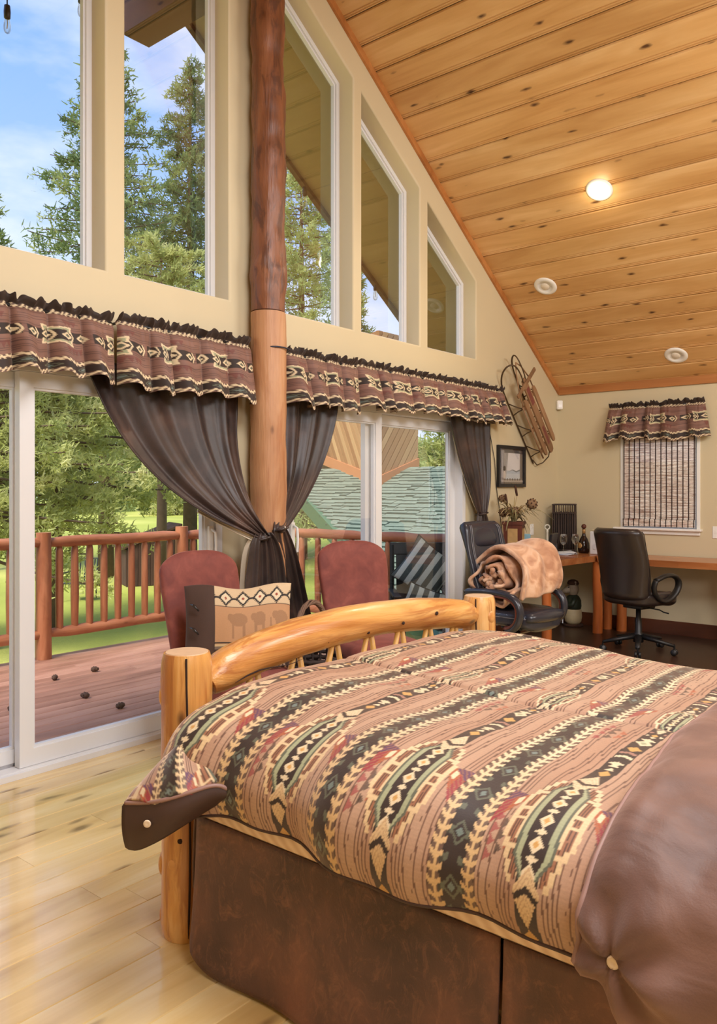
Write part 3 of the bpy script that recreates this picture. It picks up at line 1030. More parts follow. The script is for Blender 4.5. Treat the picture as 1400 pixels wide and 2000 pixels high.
cor = (-9.5, 12.1)
mb = MB(); mb.prism([(-9.52, 12.13), (-9.52, 13.4), (-12.6, 14.2), (-12.6, 13.76)], 0.6, 4.5, 'Z')
obj('core', mb, M['gutter'], wing, world=True)
cedar_face((-12.6, 13.72), (-9.5, 12.1), 2.12, roofz(12.1), 4.5, 1)
cedar_face((-9.5, 12.1), (-9.5, 13.4), roofz(12.1), roofz(13.0)+0.02, 4.5, -1)

# ---------------------------------------------------------------- garden pieces on the lawn
M['shed'] = wood('shed_board', (58, 38, 28), (84, 56, 42), (104, 72, 56), 'Z', 0.8, 0.0)
p0 = onZ(246, 1146, GZ); p1 = onZ(352, 1140, GZ)
sd = thing('garden_shed', 'low dark brown wooden shed on the lawn behind the railing', 'shed', p0)
d = (p1-p0); L = d.length; d.normalize()
nn = Vector((-d.y, d.x, 0))
n = 9
for i in range(n):
    mb = MB()
    a = d*(L*i/n); b2 = d*(L*(i+1)/n-0.012)
    h = lambda s: 1.0+0.62*s
    za, zb = h(i/n), h((i+1)/n)
    mb.add([a, b2, b2+nn*0.03, a+nn*0.03, a+Vector((0,0,za)), b2+Vector((0,0,zb)), b2+nn*0.03+Vector((0,0,zb)), a+nn*0.03+Vector((0,0,za))], [(0,3,2,1),(4,5,6,7),(0,1,5,4),(1,2,6,5),(2,3,7,6),(3,0,4,7)])
    obj('plank', mb, M['shed'], sd)
mb = MB(); A = Vector((0,0,1.0)); B = d*L+Vector((0,0,1.62)); q = nn*1.4
mb.add([A-d*0.1-nn*0.05, B+d*0.05-nn*0.05, B+d*0.05+q, A-d*0.1+q, A-d*0.1-nn*0.05+Vector((0,0,.06)), B+d*0.05-nn*0.05+Vector((0,0,.06)), B+d*0.05+q+Vector((0,0,.06)), A-d*0.1+q+Vector((0,0,.06))], [(0,3,2,1),(4,5,6,7),(0,1,5,4),(1,2,6,5),(2,3,7,6),(3,0,4,7)])
obj('roof', mb, M['shed'], sd)
mb = MB(); mb.add([d*0.02+nn*0.03, d*L+nn*0.03, d*L+nn*1.3, d*0.02+nn*1.3]+[d*0.02+nn*0.03+Vector((0,0,1.0)), d*L+nn*0.03+Vector((0,0,1.6)), d*L+nn*1.3+Vector((0,0,1.6)), d*0.02+nn*1.3+Vector((0,0,1.0))], [(0,3,2,1),(4,5,6,7),(0,1,5,4),(1,2,6,5),(2,3,7,6),(3,0,4,7)])
obj('body', mb, M['shed'], sd)

gp = onZ(155, 1172, GZ)
gc = thing('garden_chair', 'dark metal garden chair on the lawn seen between railing balusters', 'chair', gp, 0.6)
M['iron'] = plain('dark_iron', (44, 46, 50), 0.5)
mb = MB(); mb.rbox(-0.3, 0.3, -0.28, 0.28, 0.40, 0.44, 0.01, 1); obj('seat', mb, M['iron'], gc)
for i in range(5):
    mb = MB(); mb.tube([(-0.24+0.12*i, 0.27, 0.44), (-0.24+0.12*i, 0.34, 0.95)], 0.018, 6); obj('back_slat', mb, M['iron'], gc)
mb = MB(); mb.tube([(-0.3, 0.27, 0.44), (-0.3, 0.36, 0.97), (0.3, 0.36, 0.97), (0.3, 0.27, 0.44)], 0.02, 6); obj('back_frame', mb, M['iron'], gc)
for sx in (-1, 1):
    for sy in (-1, 1):
        mb = MB(); mb.tube([(sx*0.28, sy*0.26, 0.42), (sx*0.3, sy*0.29, 0.03)], 0.02, 6); obj('leg', mb, M['iron'], gc)
    mb = MB(); mb.tube([(sx*0.3, 0.28, 0.66), (sx*0.31, -0.26, 0.66), (sx*0.29, -0.27, 0.42)], 0.02, 6); obj('armrest', mb, M['iron'], gc)

# ---------------------------------------------------------------- string light bulbs under the overhang
M['bulbglass'] = glass_mat('bulb_glass', (0.96, 0.93, 0.85), 0.6)
M['filament'] = plain('bulb_filament', (200, 170, 110), 0.5)
def bulb(px, py, label, X=XO-0.02, drop=0.25):
    p = onX(px, py, X)
    t = thing('string_light_bulb', label, 'light bulb', p, 0, 'string light bulbs')
    mb = MB(); mb.tube([(0, 0, 0.035), (0, 0, 0.04+drop)], 0.0045, 6); obj('cord', mb, M['black'], t)
    mb = MB(); mb.lathe([(0.010, 0.075), (0.019, 0.07), (0.022, 0.03), (0.020, -0.012), (0.012, -0.014)][::-1], 12); obj('socket', mb, M['black'], t, True)
    mb = MB(); mb.lathe([(0.004, -0.115), (0.016, -0.108), (0.023, -0.09), (0.024, -0.06), (0.018, -0.03), (0.015, -0.012)], 12); obj('bulb', mb, M['bulbglass'], t, True)
    mb = MB(); mb.tube([(0, 0, -0.02), (0.003, 0, -0.05), (-0.003, 0, -0.08)], 0.003, 5); obj('filament', mb, M['filament'], t)
bulb(14, 32, 'clear string light bulb hanging at the top left corner', drop=0.9)
bulb(158, 2, 'clear string light bulb at the top of the leftmost window', drop=0.7)
bulb(595, 380, 'small string light bulb below the fascia in the window right of the post', drop=0.18)
bulb(733, 565, 'small string light bulb below the fascia in the middle sloped window', drop=0.12)

# pine cones fallen on the deck
M['cone'] = plain('pine_cone', (74, 52, 40), 0.9, var=0.3, vscale=60)
for k, (u_, v_, lb) in enumerate(((235, 1378, 'pine cone lying nearest the sliding door on the deck'), (22, 1384, 'pine cone behind the left door pane'), (185, 1307, 'pine cone near the railing side of the deck'), (107, 1323, 'pine cone on the deck close to the white door stile'), (166, 1358, 'pine cone in the middle of the deck boards'))):
    c = onZ(u_, v_, DZ+0.024)
    t = thing('pine_cone', lb, 'pine cone', (c.x, c.y, DZ+0.001), k*1.3, 'pine cones on the deck')
    mb = MB(); mb.lathe([(0.0, -0.034), (0.014, -0.032), (0.023, -0.015), (0.022, 0.008), (0.012, 0.034), (0.0, 0.038)], 12, Matrix.Translation((0, 0, 0.024)) @ Matrix.Rotation(PI/2, 4, 'X')); obj('core', mb, M['cone'], t, True)
    for q in range(18):
        zz = -0.026+0.052*q/17; aa = q*2.4; r_ = 0.024*(1-0.5*abs(zz)/0.03)
        mb = MB(); mb.sphere((r_*math.cos(aa), zz, max(0.006, 0.024+r_*math.sin(aa))), 0.006, 6, 4); obj('scale', mb, M['cone'], t)
# ---------------------------------------------------------------- log bed
M['log'] = log_mat('honey_log', ((176, 112, 52), (218, 160, 88), (240, 198, 134)), 'Z', 0.6, (156, 84, 34), 0.34, 0.95, 0.12, (3.2, 7.0), coat=0.3, ps=(1.8, 22.0), bmp=0.5)
M['logY'] = log_mat('honey_log_rail', ((176, 112, 52), (218, 160, 88), (240, 198, 134)), 'Y', 0.6, (156, 84, 34), 0.34, 0.95, 0.12, (3.2, 7.0), coat=0.3, ps=(1.8, 22.0), bmp=0.5)
M['logX'] = log_mat('honey_log_side', ((186, 120, 60), (218, 160, 92), (232, 182, 120)), 'X', 0.1, (170, 98, 44), 0.35, 0.6)
M['endgrain'] = plain('log_end_grain', (205, 170, 135), 0.5, var=0.15, vscale=30)
M['crack'] = plain('wood_crack', (44, 22, 12), 0.9)
M['twig'] = plain('peeled_twig', (222, 170, 92), 0.4, var=0.12, vscale=14)
bed = thing('log_bed', 'honey pine log bed frame with peeled posts and arched footboard rail', 'bed', (-2.10, 1.66, 0))
def bed_post(x, y, seed, knots, crack_a):
    P = []; Rr = []
    for i in range(41):
        z = 0.001+0.915*i/40
        P.append((x, y, z))
        Rr.append(0.081*(1+0.04*mnoise.noise(Vector((seed, 2, z*3)))+0.015*mnoise.noise(Vector((seed, 3, z*14)))) - (0.008 if i in (0, 40) else 0.0) - (0.002 if i in (1, 39) else 0))
    mb = MB(); mb.tube(P, Rr, 32, wob=0.03, seed=seed)
    o = obj('post', mb, M['log'], bed, True, world=True, auto=60)
    o.data.transform(Matrix.Identity(4))
    mb = MB(); mb.lathe([(0.0, 0.0), (0.070, 0.0), (0.068, 0.0035), (0.0, 0.0042)], 28, Matrix.Translation((x, y, 0.915)))
    obj('end_grain', mb, M['endgrain'], o, world=True)
    mb = MB()
    ca_, sa_ = math.cos(crack_a), math.sin(crack_a)
    pts = [(x+ca_*0.0815*(1+0.02*math.sin(z*9)) - sa_*0.006*math.sin(z*5), y+sa_*0.0815*(1+0.02*math.sin(z*9))+ca_*0.006*math.sin(z*5), z) for z in [0.02+0.89*i/16 for i in range(17)]]
    mb.tube(pts, [0.001]+[0.0035]*15+[0.0035], 6)
    obj('crack', mb, M['crack'], o, world=True)
    for (a, z, r) in knots:
        mb = MB()
        c = Vector((x+math.cos(a)*0.074, y+math.sin(a)*0.074, z))
        mb.sphere((0, 0, 0), r, 12, 8, (0.55, 1.0, 1.25), Matrix.Translation(c) @ Matrix.Rotation(a, 4, 'Z'))
        obj('knot', mb, M['crack'] if r < 0.014 else M['logX'], o, True, world=True)
    return o
bed_post(-2.10, 1.66, 1.7, [(-2.40, 0.775, 0.030), (-2.5, 0.225, 0.034), (-1.9, 0.66, 0.012), (-2.5, 0.06, 0.028), (-1.3, 0.25, 0.018), (-0.95, 0.33, 0.013), (-1.75, 0.12, 0.013)], -0.62)
bed_post(-2.08, 3.465, 5.1, [(-0.15, 0.82, 0.028)], -1.15)
# arched top rail
zc = [(1.735, 0.80), (1.80, 0.832), (1.95, 0.868), (2.15, 0.893), (2.4, 0.905), (2.65, 0.903), (2.9, 0.889), (3.15, 0.865), (3.33, 0.838), (3.40, 0.828)]
pts = []; rr = []
for i in range(49):
    s = i/48; y = 1.735+(3.40-1.735)*s
    z = np.interp(y, [p[0] for p in zc], [p[1] for p in zc])
    pts.append((-2.09 + 0.006*math.sin(s*7), y, float(z)))
    e = min(s, 1-s)
    rr.append(0.072*(0.62+0.38*min(1, (e/0.055))**0.6)*(1+0.04*mnoise.noise(Vector((s*6, 1, 2)))))
mb = MB(); mb.tube(pts, rr, 28, wob=0.03, seed=3.0); tr = obj('top_rail', mb, M['logY'], bed, True, world=True, auto=60)
mb = MB(); mb.tube([(-2.023+0.002*math.sin(i), 1.80+0.055*i, 0.80+0.012*math.sin(i*0.9)+0.006*i) for i in range(7)], [0.0008, 0.003, 0.003, 0.002, 0.002, 0.0015, 0.0006], 6)
obj('crack', mb, M['crack'], tr, world=True)
for (y, dz, r) in ((2.27, -0.028, 0.009), (2.52, -0.035, 0.008), (2.05, 0.01, 0.006), (2.75, -0.02, 0.008), (3.0, 0.01, 0.01)):
    mb = MB(); z = float(np.interp(y, [p[0] for p in zc], [p[1] for p in zc]))+dz
    mb.sphere((-2.09+math.sqrt(0.072**2-dz*dz)-0.001, y, z), r, 10, 6, (0.4, 1.2, 0.9)); obj('knot', mb, M['crack'], tr, True, world=True)
mb = MB(); mb.tube([(-2.09, 1.73, 0.40), (-2.09, 2.2, 0.405), (-2.09, 2.9, 0.40), (-2.09, 3.40, 0.40)], [0.04, 0.055, 0.055, 0.04], 16, wob=0.04); obj('foot_rail', mb, M['logY'], bed, True, world=True)
for k in range(7):
    y0 = 1.93+0.215*k
    zt = float(np.interp(y0, [p[0] for p in zc], [p[1] for p in zc]))-0.05
    for sg in (-1, 1):
        mb = MB(); mb.tube([(-2.07, y0+sg*0.012, zt), (-2.075, y0+sg*0.05, zt-0.14), (-2.085, y0+sg*0.085, 0.42)], [0.011, 0.013, 0.013], 8, wob=0.1, seed=k*2.0+sg); obj('spindle', mb, M['twig'], bed, True, world=True)
for y in (1.70, 3.42):
    mb = MB(); mb.tube([(-2.03, y, 0.245), (-1.9, y, 0.245), (0.1, y, 0.245)], [0.035, 0.052, 0.052], 14, wob=0.03); obj('side_rail', mb, M['logX'], bed, True, world=True)

# mattress with cream sheet
def sheet_mat():
    b = NB('cream_sheet')
    co = b.coord('Object')
    w = b.n('TexWave', {'wave_type': 'BANDS', 'bands_direction': 'DIAGONAL'}, Vector=co, Scale=14.0, Distortion=1.0).outputs['Fac']
    col = b.mix(w, lin((214, 180, 148)), lin((232, 204, 176)))
    return b.done(col, 0.7, 0.0, b.bump(w, 0.1, 0.003))
mb = MB(); mb.rbox(-1.985, 0.12, 1.548, 3.44, 0.440, 0.65, 0.06, 5)
mt = obj('mattress', mb, sheet_mat(), smooth=True)
tag(mt, 'cream sheeted mattress edge showing under the patterned comforter', 'mattress')
mb = MB(); mb.rbox(-1.975, 0.12, 1.64, 3.40, 0.30, 0.398, 0.02, 2)
bs = obj('box_spring', mb, plain('box_spring_cloth', (70, 52, 42), 0.8)); tag(bs, 'thin dark foundation base under the mattress', 'box spring')

def suede_mat():
    b = NB('brown_suede')
    co = b.coord('Object')
    n1 = b.noise(co, 3.2, 4, 0.55, 0.4)
    n2 = b.noise(b.coord('Object', (46, 46, 34)), 1.0, 5, 0.7, 2.2)
    n3 = b.noise(b.coord('Object', (15, 15, 11), rot=(0.3, 0.5, 0.6)), 1.0, 7, 0.78, 2.2)
    col = b.ramp(n1, [(0.32, lin((62, 44, 37))), (0.5, lin((94, 65, 53))), (0.68, lin((132, 86, 66)))])
    col = b.mix(b.math('MULTIPLY', b.ramp(n3, [(0.50, 0.0), (0.74, 1.0)]), 0.6), col, lin((162, 110, 80)))
    col = b.mix(b.math('MULTIPLY', n2, 0.35), col, lin((56, 38, 32)))
    return b.done(col, 0.6, 0.0, b.bump(b.math('ADD', n2, n3), 0.25, 0.006), Sheen_Weight=0.3, Sheen_Tint=lin((190, 150, 130)))
M['suede'] = suede_mat()
skirt = thing('bed_skirt', 'mottled brown suede bed skirt hanging to the floor', 'bed skirt', (-1.98, 1.58, 0))
def skirt_panel(x0, x1, round_l):
    def fn(u, v):
        x = x0+(x1-x0)*u
        zb = 0.012
        if round_l:
            e = (x-x0)
            if e < 0.16: zb = 0.012+0.13*(1-math.sqrt(max(0, 1-((0.16-e)/0.16)**2)))
        z = 0.455*(1-v)+zb*v
        y = 1.568 - 0.03*v*v - 0.016*math.sin(x*5.2+0.8)*v - 0.008*math.sin(x*13+z*3)*v
        if round_l and x-x0 < 0.06: y += 0.06*(1-(x-x0)/0.06)**2
        return Vector((x, y, z))
    mb = MB(); mb.grid(fn, 70, 24)
    o = obj('side_panel', mb, M['suede'], skirt, True, world=True); solid(o, 0.006)
    return o
skirt_panel(-1.975, -0.885, True)
skirt_panel(-0.875, 0.12, False)
mb = MB(); mb.grid(lambda u, v: Vector((-1.985-0.012*math.sin(v*2), 1.60+u*1.8, 0.47-v*0.27-0.02*(u > 0.05))), 30, 10)
o = obj('foot_panel', mb, M['suede'], skirt, True, world=True); solid(o, 0.006)
mb = MB(); mb.tube([(-1.977, 1.632, 0.45), (-1.977, 1.614, 0.3), (-1.977, 1.606, 0.16)], 0.004, 6); obj('piping', mb, M['crack'], skirt, True, world=True)

# ---------------------------------------------------------------- woven pattern of the comforter and valances
S = {k: np.array(lin(v)) for k, v in dict(ground=(186, 149, 122), ground2=(156, 104, 74), pin=(92, 56, 42), dark=(46, 32, 26), cream=(226, 204, 166), gold=(206, 156, 86),
     sage=(162, 164, 128), sage2=(94, 96, 78), red=(150, 52, 56), purple=(96, 58, 84), rust=(170, 84, 48), teal=(110, 124, 116), mauve=(164, 118, 100)).items()}
def pattern(a, b):
    """a: metres across the stripes, b: metres along them -> rgb array (n,3)"""
    n = a.shape[0]
    P = 0.37
    c = np.empty((n, 3)); g = 0.5+0.5*np.sin(a*37.0+1.3*np.sin(b*2.1))
    c[:] = S['ground']*(1-0.35*g[:, None]) + S['ground2']*(0.35*g[:, None])
    ua = (a + 0.965 + 20*P + P/2) % P - P/2        # feather stripe centre
    ub = (a + 0.78 + 20*P + P/2) % P - P/2        # diamond stripe centre
    def put(mask, col): c[mask] = S[col]
    # pin lines beside the stripes
    for u, lo, hi, ph in ((ua, 0.052, 0.095, 0.0), (ub, 0.034, 0.078, 0.4)):
        q = np.abs(u)
        ln = ((q/0.0105+ph) % 1.0) < 0.36
        wob = np.sin(b*3.1+np.floor(q/0.0105)*2.4) > -0.75
        m = (q > lo) & (q < hi) & ln & wob
        c[m] = c[m]*0.15 + S['pin']*0.85
    # rows of small red and dark triangles between the stripes
    um = (a + 0.965 - 0.098 + 20*P + P/2) % P - P/2
    bb = (b + 0.15) % 0.62
    for k, (q0, colr) in enumerate(((-0.022, 'red'), (0.0, 'dark'), (0.022, 'rust'))):
        lo = 0.30 + 0.02*k; w = 0.035
        s = (bb-lo)/w; fr_ = s % 1.0
        m = (s > 0) & (s < 4-k) & (um > q0-0.009) & (um < q0-0.009+0.018*(1-np.abs(2*fr_-1)))
        c[m] = c[m]*0.25 + S[colr]*0.75
    # big red-purple-rust triangles flanking the medallions
    bm = (b - 0.30 + 50*0.78 + 0.39) % 0.78 - 0.39
    for sg in (-1, 1):
        q = sg*ub
        tri = (q > 0.080) & (q < 0.132) & (np.abs(bm-0.06+0.9*(q-0.08)) < 0.075*(q-0.072)/0.06)
        put(tri & (q > 0.112), 'red'); put(tri & (q <= 0.112), 'rust'); put(tri & (bm-0.06+0.9*(q-0.08) > 0.02), 'purple')
        put(tri & (((bm*0.6+q) % 0.012) < 0.003), 'ground2')
        put(tri & (q > 0.092) & (q < 0.104) & (np.abs(bm-0.06+0.9*(q-0.08)) < 0.016), 'cream')
    # feather stripe
    q = np.abs(ua)
    put(q < 0.028, 'dark')
    cell = (b % 0.13)/0.13
    dm = (np.abs(ua)/0.022 + np.abs(cell-0.5)/0.26)
    put((dm < 1.0) & (q < 0.030), 'sage2'); put(dm < 0.72, 'dark'); put(dm < 0.40, 'teal')
    zz = ((b*1.0 + 0.5*q) % 0.065)/0.065
    m = (q < 0.030) & (q > 0.012) & (zz < 0.30) & (dm > 1.0)
    put(m, 'sage2')
    fadec = np.clip((0.62-b)/0.5, 0, 1)[:, None]
    fc = S['cream']*(1-fadec*0.65) + S['gold']*(fadec*0.65)
    st = np.abs(q-0.039)
    m = st < 0.0032
    c[m] = fc[m]
    ph = ((b - 0.8*st) % 0.030)/0.030
    m = (st < 0.016) & (ph < 0.45)
    c[m] = fc[m]
    m = (st < 0.016) & (ph >= 0.45) & (st >= 0.0032)
    c[m] = c[m]*0.3+S['dark']*0.7
    # diamond chain stripe
    q = np.abs(ub)
    wv = 0.026
    put(q < wv, 'dark')
    cell = (b % 0.20)/0.20
    d1 = q/0.022 + np.abs(cell-0.17)/0.13
    d2 = q/0.022 + np.abs(cell-0.50)/0.15
    put((d1 < 1) & (q < wv), 'cream'); put((d1 < 0.45), 'sage')
    tr_ = (q < 0.022*(1-np.abs((cell-0.32)/0.06))) ; put(tr_, 'cream')
    ch = (np.abs(cell-0.52-0.05*(1-q/0.022)) < 0.03) & (q < 0.022); put(ch, 'cream')
    ch = (np.abs(cell-0.66-0.05*(1-q/0.022)) < 0.03) & (q < 0.022); put(ch, 'mauve')
    d3 = q/0.020 + np.abs(cell-0.86)/0.10
    put(d3 < 1, 'gold')
    # medallions
    k = np.where(b > 0.68, 0.58, 1.0)
    e = np.abs(bm)/k; qq = q/k
    es = np.floor(e/0.026)*0.026
    # stepped wings either side
    qw = 0.080-0.34*np.maximum(0, es-0.05); qi = qw-0.030
    wing = (e < 0.165) & (qq < qw) & (qq > qi) & (qq > 0.03)
    put(wing, 'ground2')
    m = wing & (((qq/0.0075) % 1) < 0.42); c[m] = S['dark']*0.8+S['ground2']*0.2
    out_c = S['cream']*(1-fadec*0.45)+S['gold']*(fadec*0.45)
    m = (e < 0.175) & ((np.abs(qq-qw) < 0.0062) | (np.abs(qq-qi) < 0.0048)) & (qq > 0.026); c[m] = out_c[m]
    m = wing & (((e-0.012) % 0.078) < 0.011); c[m] = out_c[m]
    # sage hexagon with the dark diamond column
    hw = 0.047*np.clip((0.20-e)/0.09, 0, 1)
    put(qq < hw, 'sage'); put((qq < hw) & (qq > hw-0.007), 'sage2')
    put(qq < hw*0.58, 'dark')
    ce = ((bm/k+0.5) % 0.066)/0.066
    d4 = qq/0.019 + np.abs(ce-0.34)/0.34
    put((qq < hw*0.62) & (d4 < 1), 'cream'); put((qq < hw*0.5) & (d4 < 0.42), 'gold')
    put((qq < hw*0.6) & (qq < 0.016*(1-np.abs((ce-0.84)/0.14))), 'cream')
    # pointed ends with a dark chevron
    put((qq < 0.025) & (e > 0.16) & (e < 0.345), 'dark')
    put((qq < 0.017*(1-np.abs(e-0.292)/0.022)), 'gold'); put((qq < 0.012*np.clip((0.338-e)/0.02, 0, 1)) & (e > 0.318), 'cream')
    tipw = 0.030*np.clip((0.265-e)/0.075, 0, 1)*np.clip((e-0.13)/0.05, 0, 1)
    m = (qq < tipw); c[m] = out_c[m]
    m = m & (((qq*0+b*0.5+qq) % 0.009) < 0.003); c[m] = c[m]*0.6+S['ground2']*0.4
    put((qq < tipw*1.05) & (np.abs(e-0.178-0.8*qq) < 0.008), 'dark')
    # faint weave
    c *= (1 + 0.05*np.sin(b*900)[:, None])
    return c

def fabric_col(name, rough=0.65, sheen=0.4, wscale=220):
    b = NB(name)
    col = b.n('VertexColor', {'layer_name': 'Col'}).outputs[0]
    co = b.coord('Object')
    n = b.noise(co, wscale, 2)
    col = b.mix(b.math('MULTIPLY', n, 0.22), col, (0.02, 0.012, 0.008))
    return b.done(col, rough, 0.0, b.bump(n, 0.15, 0.002), Sheen_Weight=sheen, Sheen_Roughness=0.4, Sheen_Tint=lin((230, 205, 190)))
M['woven'] = fabric_col('woven_southwest_fabric', 0.6, 0.7)

def np_grid(name, V, nu, nv, mat, parent=None, smooth=True, cols=None, flip=False):
    """V (nv+1, nu+1, 3) -> mesh object"""
    V = V.reshape(-1, 3)
    i = np.arange(nu); j = np.arange(nv)
    I, J = np.meshgrid(i, j)
    w = nu+1
    a = (J*w+I).ravel()
    F = np.stack([a, a+1, a+1+w, a+w], 1)
    if flip: F = F[:, ::-1]
    me = bpy.data.meshes.new(name)
    nf = len(F)
    me.vertices.add(len(V)); me.loops.add(nf*4); me.polygons.add(nf)
    me.vertices.foreach_set('co', V.astype(np.float32).ravel())
    me.loops.foreach_set('vertex_index', F.astype(np.int32).ravel())
    me.polygons.foreach_set('loop_start', np.arange(0, nf*4, 4, dtype=np.int32))
    me.polygons.foreach_set('loop_total', np.full(nf, 4, dtype=np.int32))
    me.polygons.foreach_set('use_smooth', np.ones(nf, dtype=bool))
    me.update(calc_edges=True)
    if cols is not None: set_cols(me, cols)
    return obj(name, me, mat, parent)

comf = thing('comforter', 'southwest patterned comforter with feather and diamond stripes spread over the bed', 'comforter', (-2.0, 1.55, 0.5))
cl = Vector(comf.location)
def resample(pts, n, it=60):
    p = np.array(pts, float)
    # Chaikin smoothing
    for _ in range(4):
        q = [p[0]]
        for k in range(len(p)-1):
            q += [p[k]*0.75+p[k+1]*0.25, p[k]*0.25+p[k+1]*0.75]
        q.append(p[-1]); p = np.array(q)
    s = np.concatenate([[0], np.cumsum(np.linalg.norm(np.diff(p, axis=0), axis=1))])
    t = np.linspace(0, s[-1], n)
    return np.stack([np.interp(t, s, p[:, k]) for k in range(p.shape[1])], 1), t
prof = [(1.515, 0.504), (1.488, 0.565), (1.496, 0.64), (1.565, 0.722), (1.74, 0.778), (2.0, 0.79), (2.5, 0.795), (3.0, 0.792), (3.28, 0.775), (3.44, 0.72), (3.49, 0.62), (3.50, 0.48)]
NU, NV = 660, 560
pr, sarc = resample(prof, NV+1)
xs = np.linspace(-2.005, 0.12, NU+1)
X, Sg = np.meshgrid(xs, sarc)
Yg = np.repeat(pr[:, :1], NU+1, 1); Zg = np.repeat(pr[:, 1:2], NU+1, 1)
# normals of profile
dp = np.gradient(pr, axis=0); nl = np.stack([-dp[:, 1], dp[:, 0]], 1); nl /= np.linalg.norm(nl, axis=1)[:, None]
def smooth_noise(X, Y, seed, fr):
    r = np.random.RandomState(seed); o = np.zeros_like(X)
    for k in range(9):
        an = r.rand()*6.28; f = fr*(0.6+r.rand()*1.2)
        o += np.sin((X*math.cos(an)+Y*math.sin(an))*f*6.28+r.rand()*6.28)
    return o/5
D = 0.010*smooth_noise(X, Sg, 1, 1.3) + 0.006*smooth_noise(X, Sg, 2, 3.0)
side = np.clip((0.55-Sg)/0.4, 0, 1)
D += side*(0.016*np.sin(X*9.0+Sg*2.0)+0.008*np.sin(X*23.0+1.0)+0.008)
D -= 0.014*np.exp(-((Sg-0.98-0.02*np.sin(X*6))/0.012)**2)           # stitched seam along the bed
D -= 0.010*np.exp(-((Sg-1.95)/0.014)**2)
puff = np.exp(-((X+1.98)/0.07)**2)
D -= 0.02*np.exp(-((X+2.005)/0.02)**2)
D += 0.018*np.exp(-((X+1.93)/0.12)**2)
Yg = Yg + nl[:, :1]*D; Zg = Zg + nl[:, 1:2]*D
Zg += np.where(Sg < 0.6, 0.008*np.clip((X+1.9)/1.2, 0, 1)*np.clip((0.6-Sg)/0.6, 0, 1), 0)
Zg -= 0.035*np.clip((X+1.6)/1.0, 0, 1)*np.clip(Sg/0.5, 0, 1)
Zg += 0.010*np.exp(-((X+1.8)/0.18)**2)
V = np.stack([X-cl.x, Yg-cl.y, Zg-cl.z], 2)
cols = pattern(X.ravel() + 0.012*np.sin(Sg.ravel()*4.0), Sg.ravel())
np_grid('quilted_top', V, NU, NV, M['woven'], comf, cols=cols)
M['flapcloth'] = None
def sateen():
    b = NB('brown_sateen')
    co = b.coord('Object')
    n = b.noise(co, 4.0, 4, 0.55, 0.5)
    n2 = b.noise(co, 260, 2)
    col = b.ramp(n, [(0.35, lin((92, 62, 51))), (0.55, lin((118, 84, 70))), (0.7, lin((140, 103, 85)))])
    col = b.mix(b.math('MULTIPLY', n2, 0.15), col, lin((70, 48, 40)))
    return b.done(col, 0.55, 0.0, b.bump(b.math('ADD', b.math('MULTIPLY', n, 3.0), b.math('MULTIPLY', n2, 0.1)), 0.25, 0.02), Sheen_Weight=0.5, Sheen_Tint=lin((220, 190, 180)))
M['sateen'] = sateen()
M['darkcloth'] = plain('dark_brown_border_cloth', (66, 44, 36), 0.6, var=0.12, bump=0.1, bscale=240, bdist=0.002)
M['pipe'] = plain('mauve_piping', (150, 116, 106), 0.5)
M['button'] = plain('horn_button', (226, 204, 176), 0.25, var=0.1, vscale=40)
# hem piping
hem = [(float(V[0, i, 0]), float(V[0, i, 1]), float(V[0, i, 2])) for i in range(50, NU+1, 12)]
mb = MB(); mb.tube(hem, 0.005, 6); obj('hem_piping', mb, M['darkcloth'], comf, True)
# turned-down brown end towards the head
fprof = [(1.455, 0.42), (1.425, 0.50), (1.425, 0.62), (1.50, 0.745), (1.70, 0.82), (2.0, 0.84), (2.6, 0.845), (3.1, 0.835), (3.38, 0.80), (3.53, 0.71), (3.57, 0.55)]
nu, nv = 110, 220
fp, fs = resample(fprof, nv+1)
fx = np.linspace(0, 1, nu+1)
U, FS = np.meshgrid(fx, fs)
x0 = -0.675 + 0.02*np.sin(FS*4.0) + 0.10*np.exp(-(FS/0.055)**2)
FX = x0 + (0.14-x0)*U
dpf = np.gradient(fp, axis=0); nf_ = np.stack([-dpf[:, 1], dpf[:, 0]], 1); nf_ /= np.linalg.norm(nf_, axis=1)[:, None]
Df = 0.016*smooth_noise(FX, FS, 7, 1.6) + 0.010*smooth_noise(FX*1.6, FS*0.6, 8, 3.4) + 0.004*smooth_noise(FX, FS, 12, 8.0)
Df -= 0.045*(1-np.clip((FX-x0)/0.07, 0, 1))**2
bx, bs_ = -0.585, 0.15
rad = np.sqrt((FX-bx)**2+(FS-bs_)**2); ang = np.arctan2(FS-bs_, FX-bx)
Df += 0.016*np.cos(ang*5+0.6)*np.exp(-((rad-0.09)/0.08)**2) - 0.014*np.exp(-(rad/0.02)**2)
FY = np.repeat(fp[:, :1], nu+1, 1)+nf_[:, :1]*Df; FZ = np.repeat(fp[:, 1:2], nu+1, 1)+nf_[:, 1:2]*Df
FZ -= 0.02*np.clip((FX+0.6)/0.6, 0, 1)
VF = np.stack([FX-cl.x, FY-cl.y, FZ-cl.z], 2)
o = np_grid('turned_down_end', VF, nu, nv, M['sateen'], comf); o['label'] = 'plain brown turned-down end of the comforter'
edge = [tuple(VF[j, 0]) for j in range(nv, -1, -3)] + [tuple(VF[0, i]) for i in range(0, nu+1, 4)]
mb = MB(); mb.tube(edge, 0.006, 7); obj('piping', mb, M['pipe'], comf, True)
jb = int(np.argmin(np.abs(fs-bs_))); ib = int(np.argmin(np.abs(FX[jb]-bx)))
bp = VF[jb, ib]
mb = MB(); mb.lathe([(0.0, 0.0), (0.011, 0.0), (0.013, 0.004), (0.011, 0.009), (0.005, 0.007), (0.0, 0.006)], 16, Matrix.Translation((float(bp[0]), float(bp[1])-0.002, float(bp[2]))) @ Matrix.Rotation(PI/2, 4, 'X'))
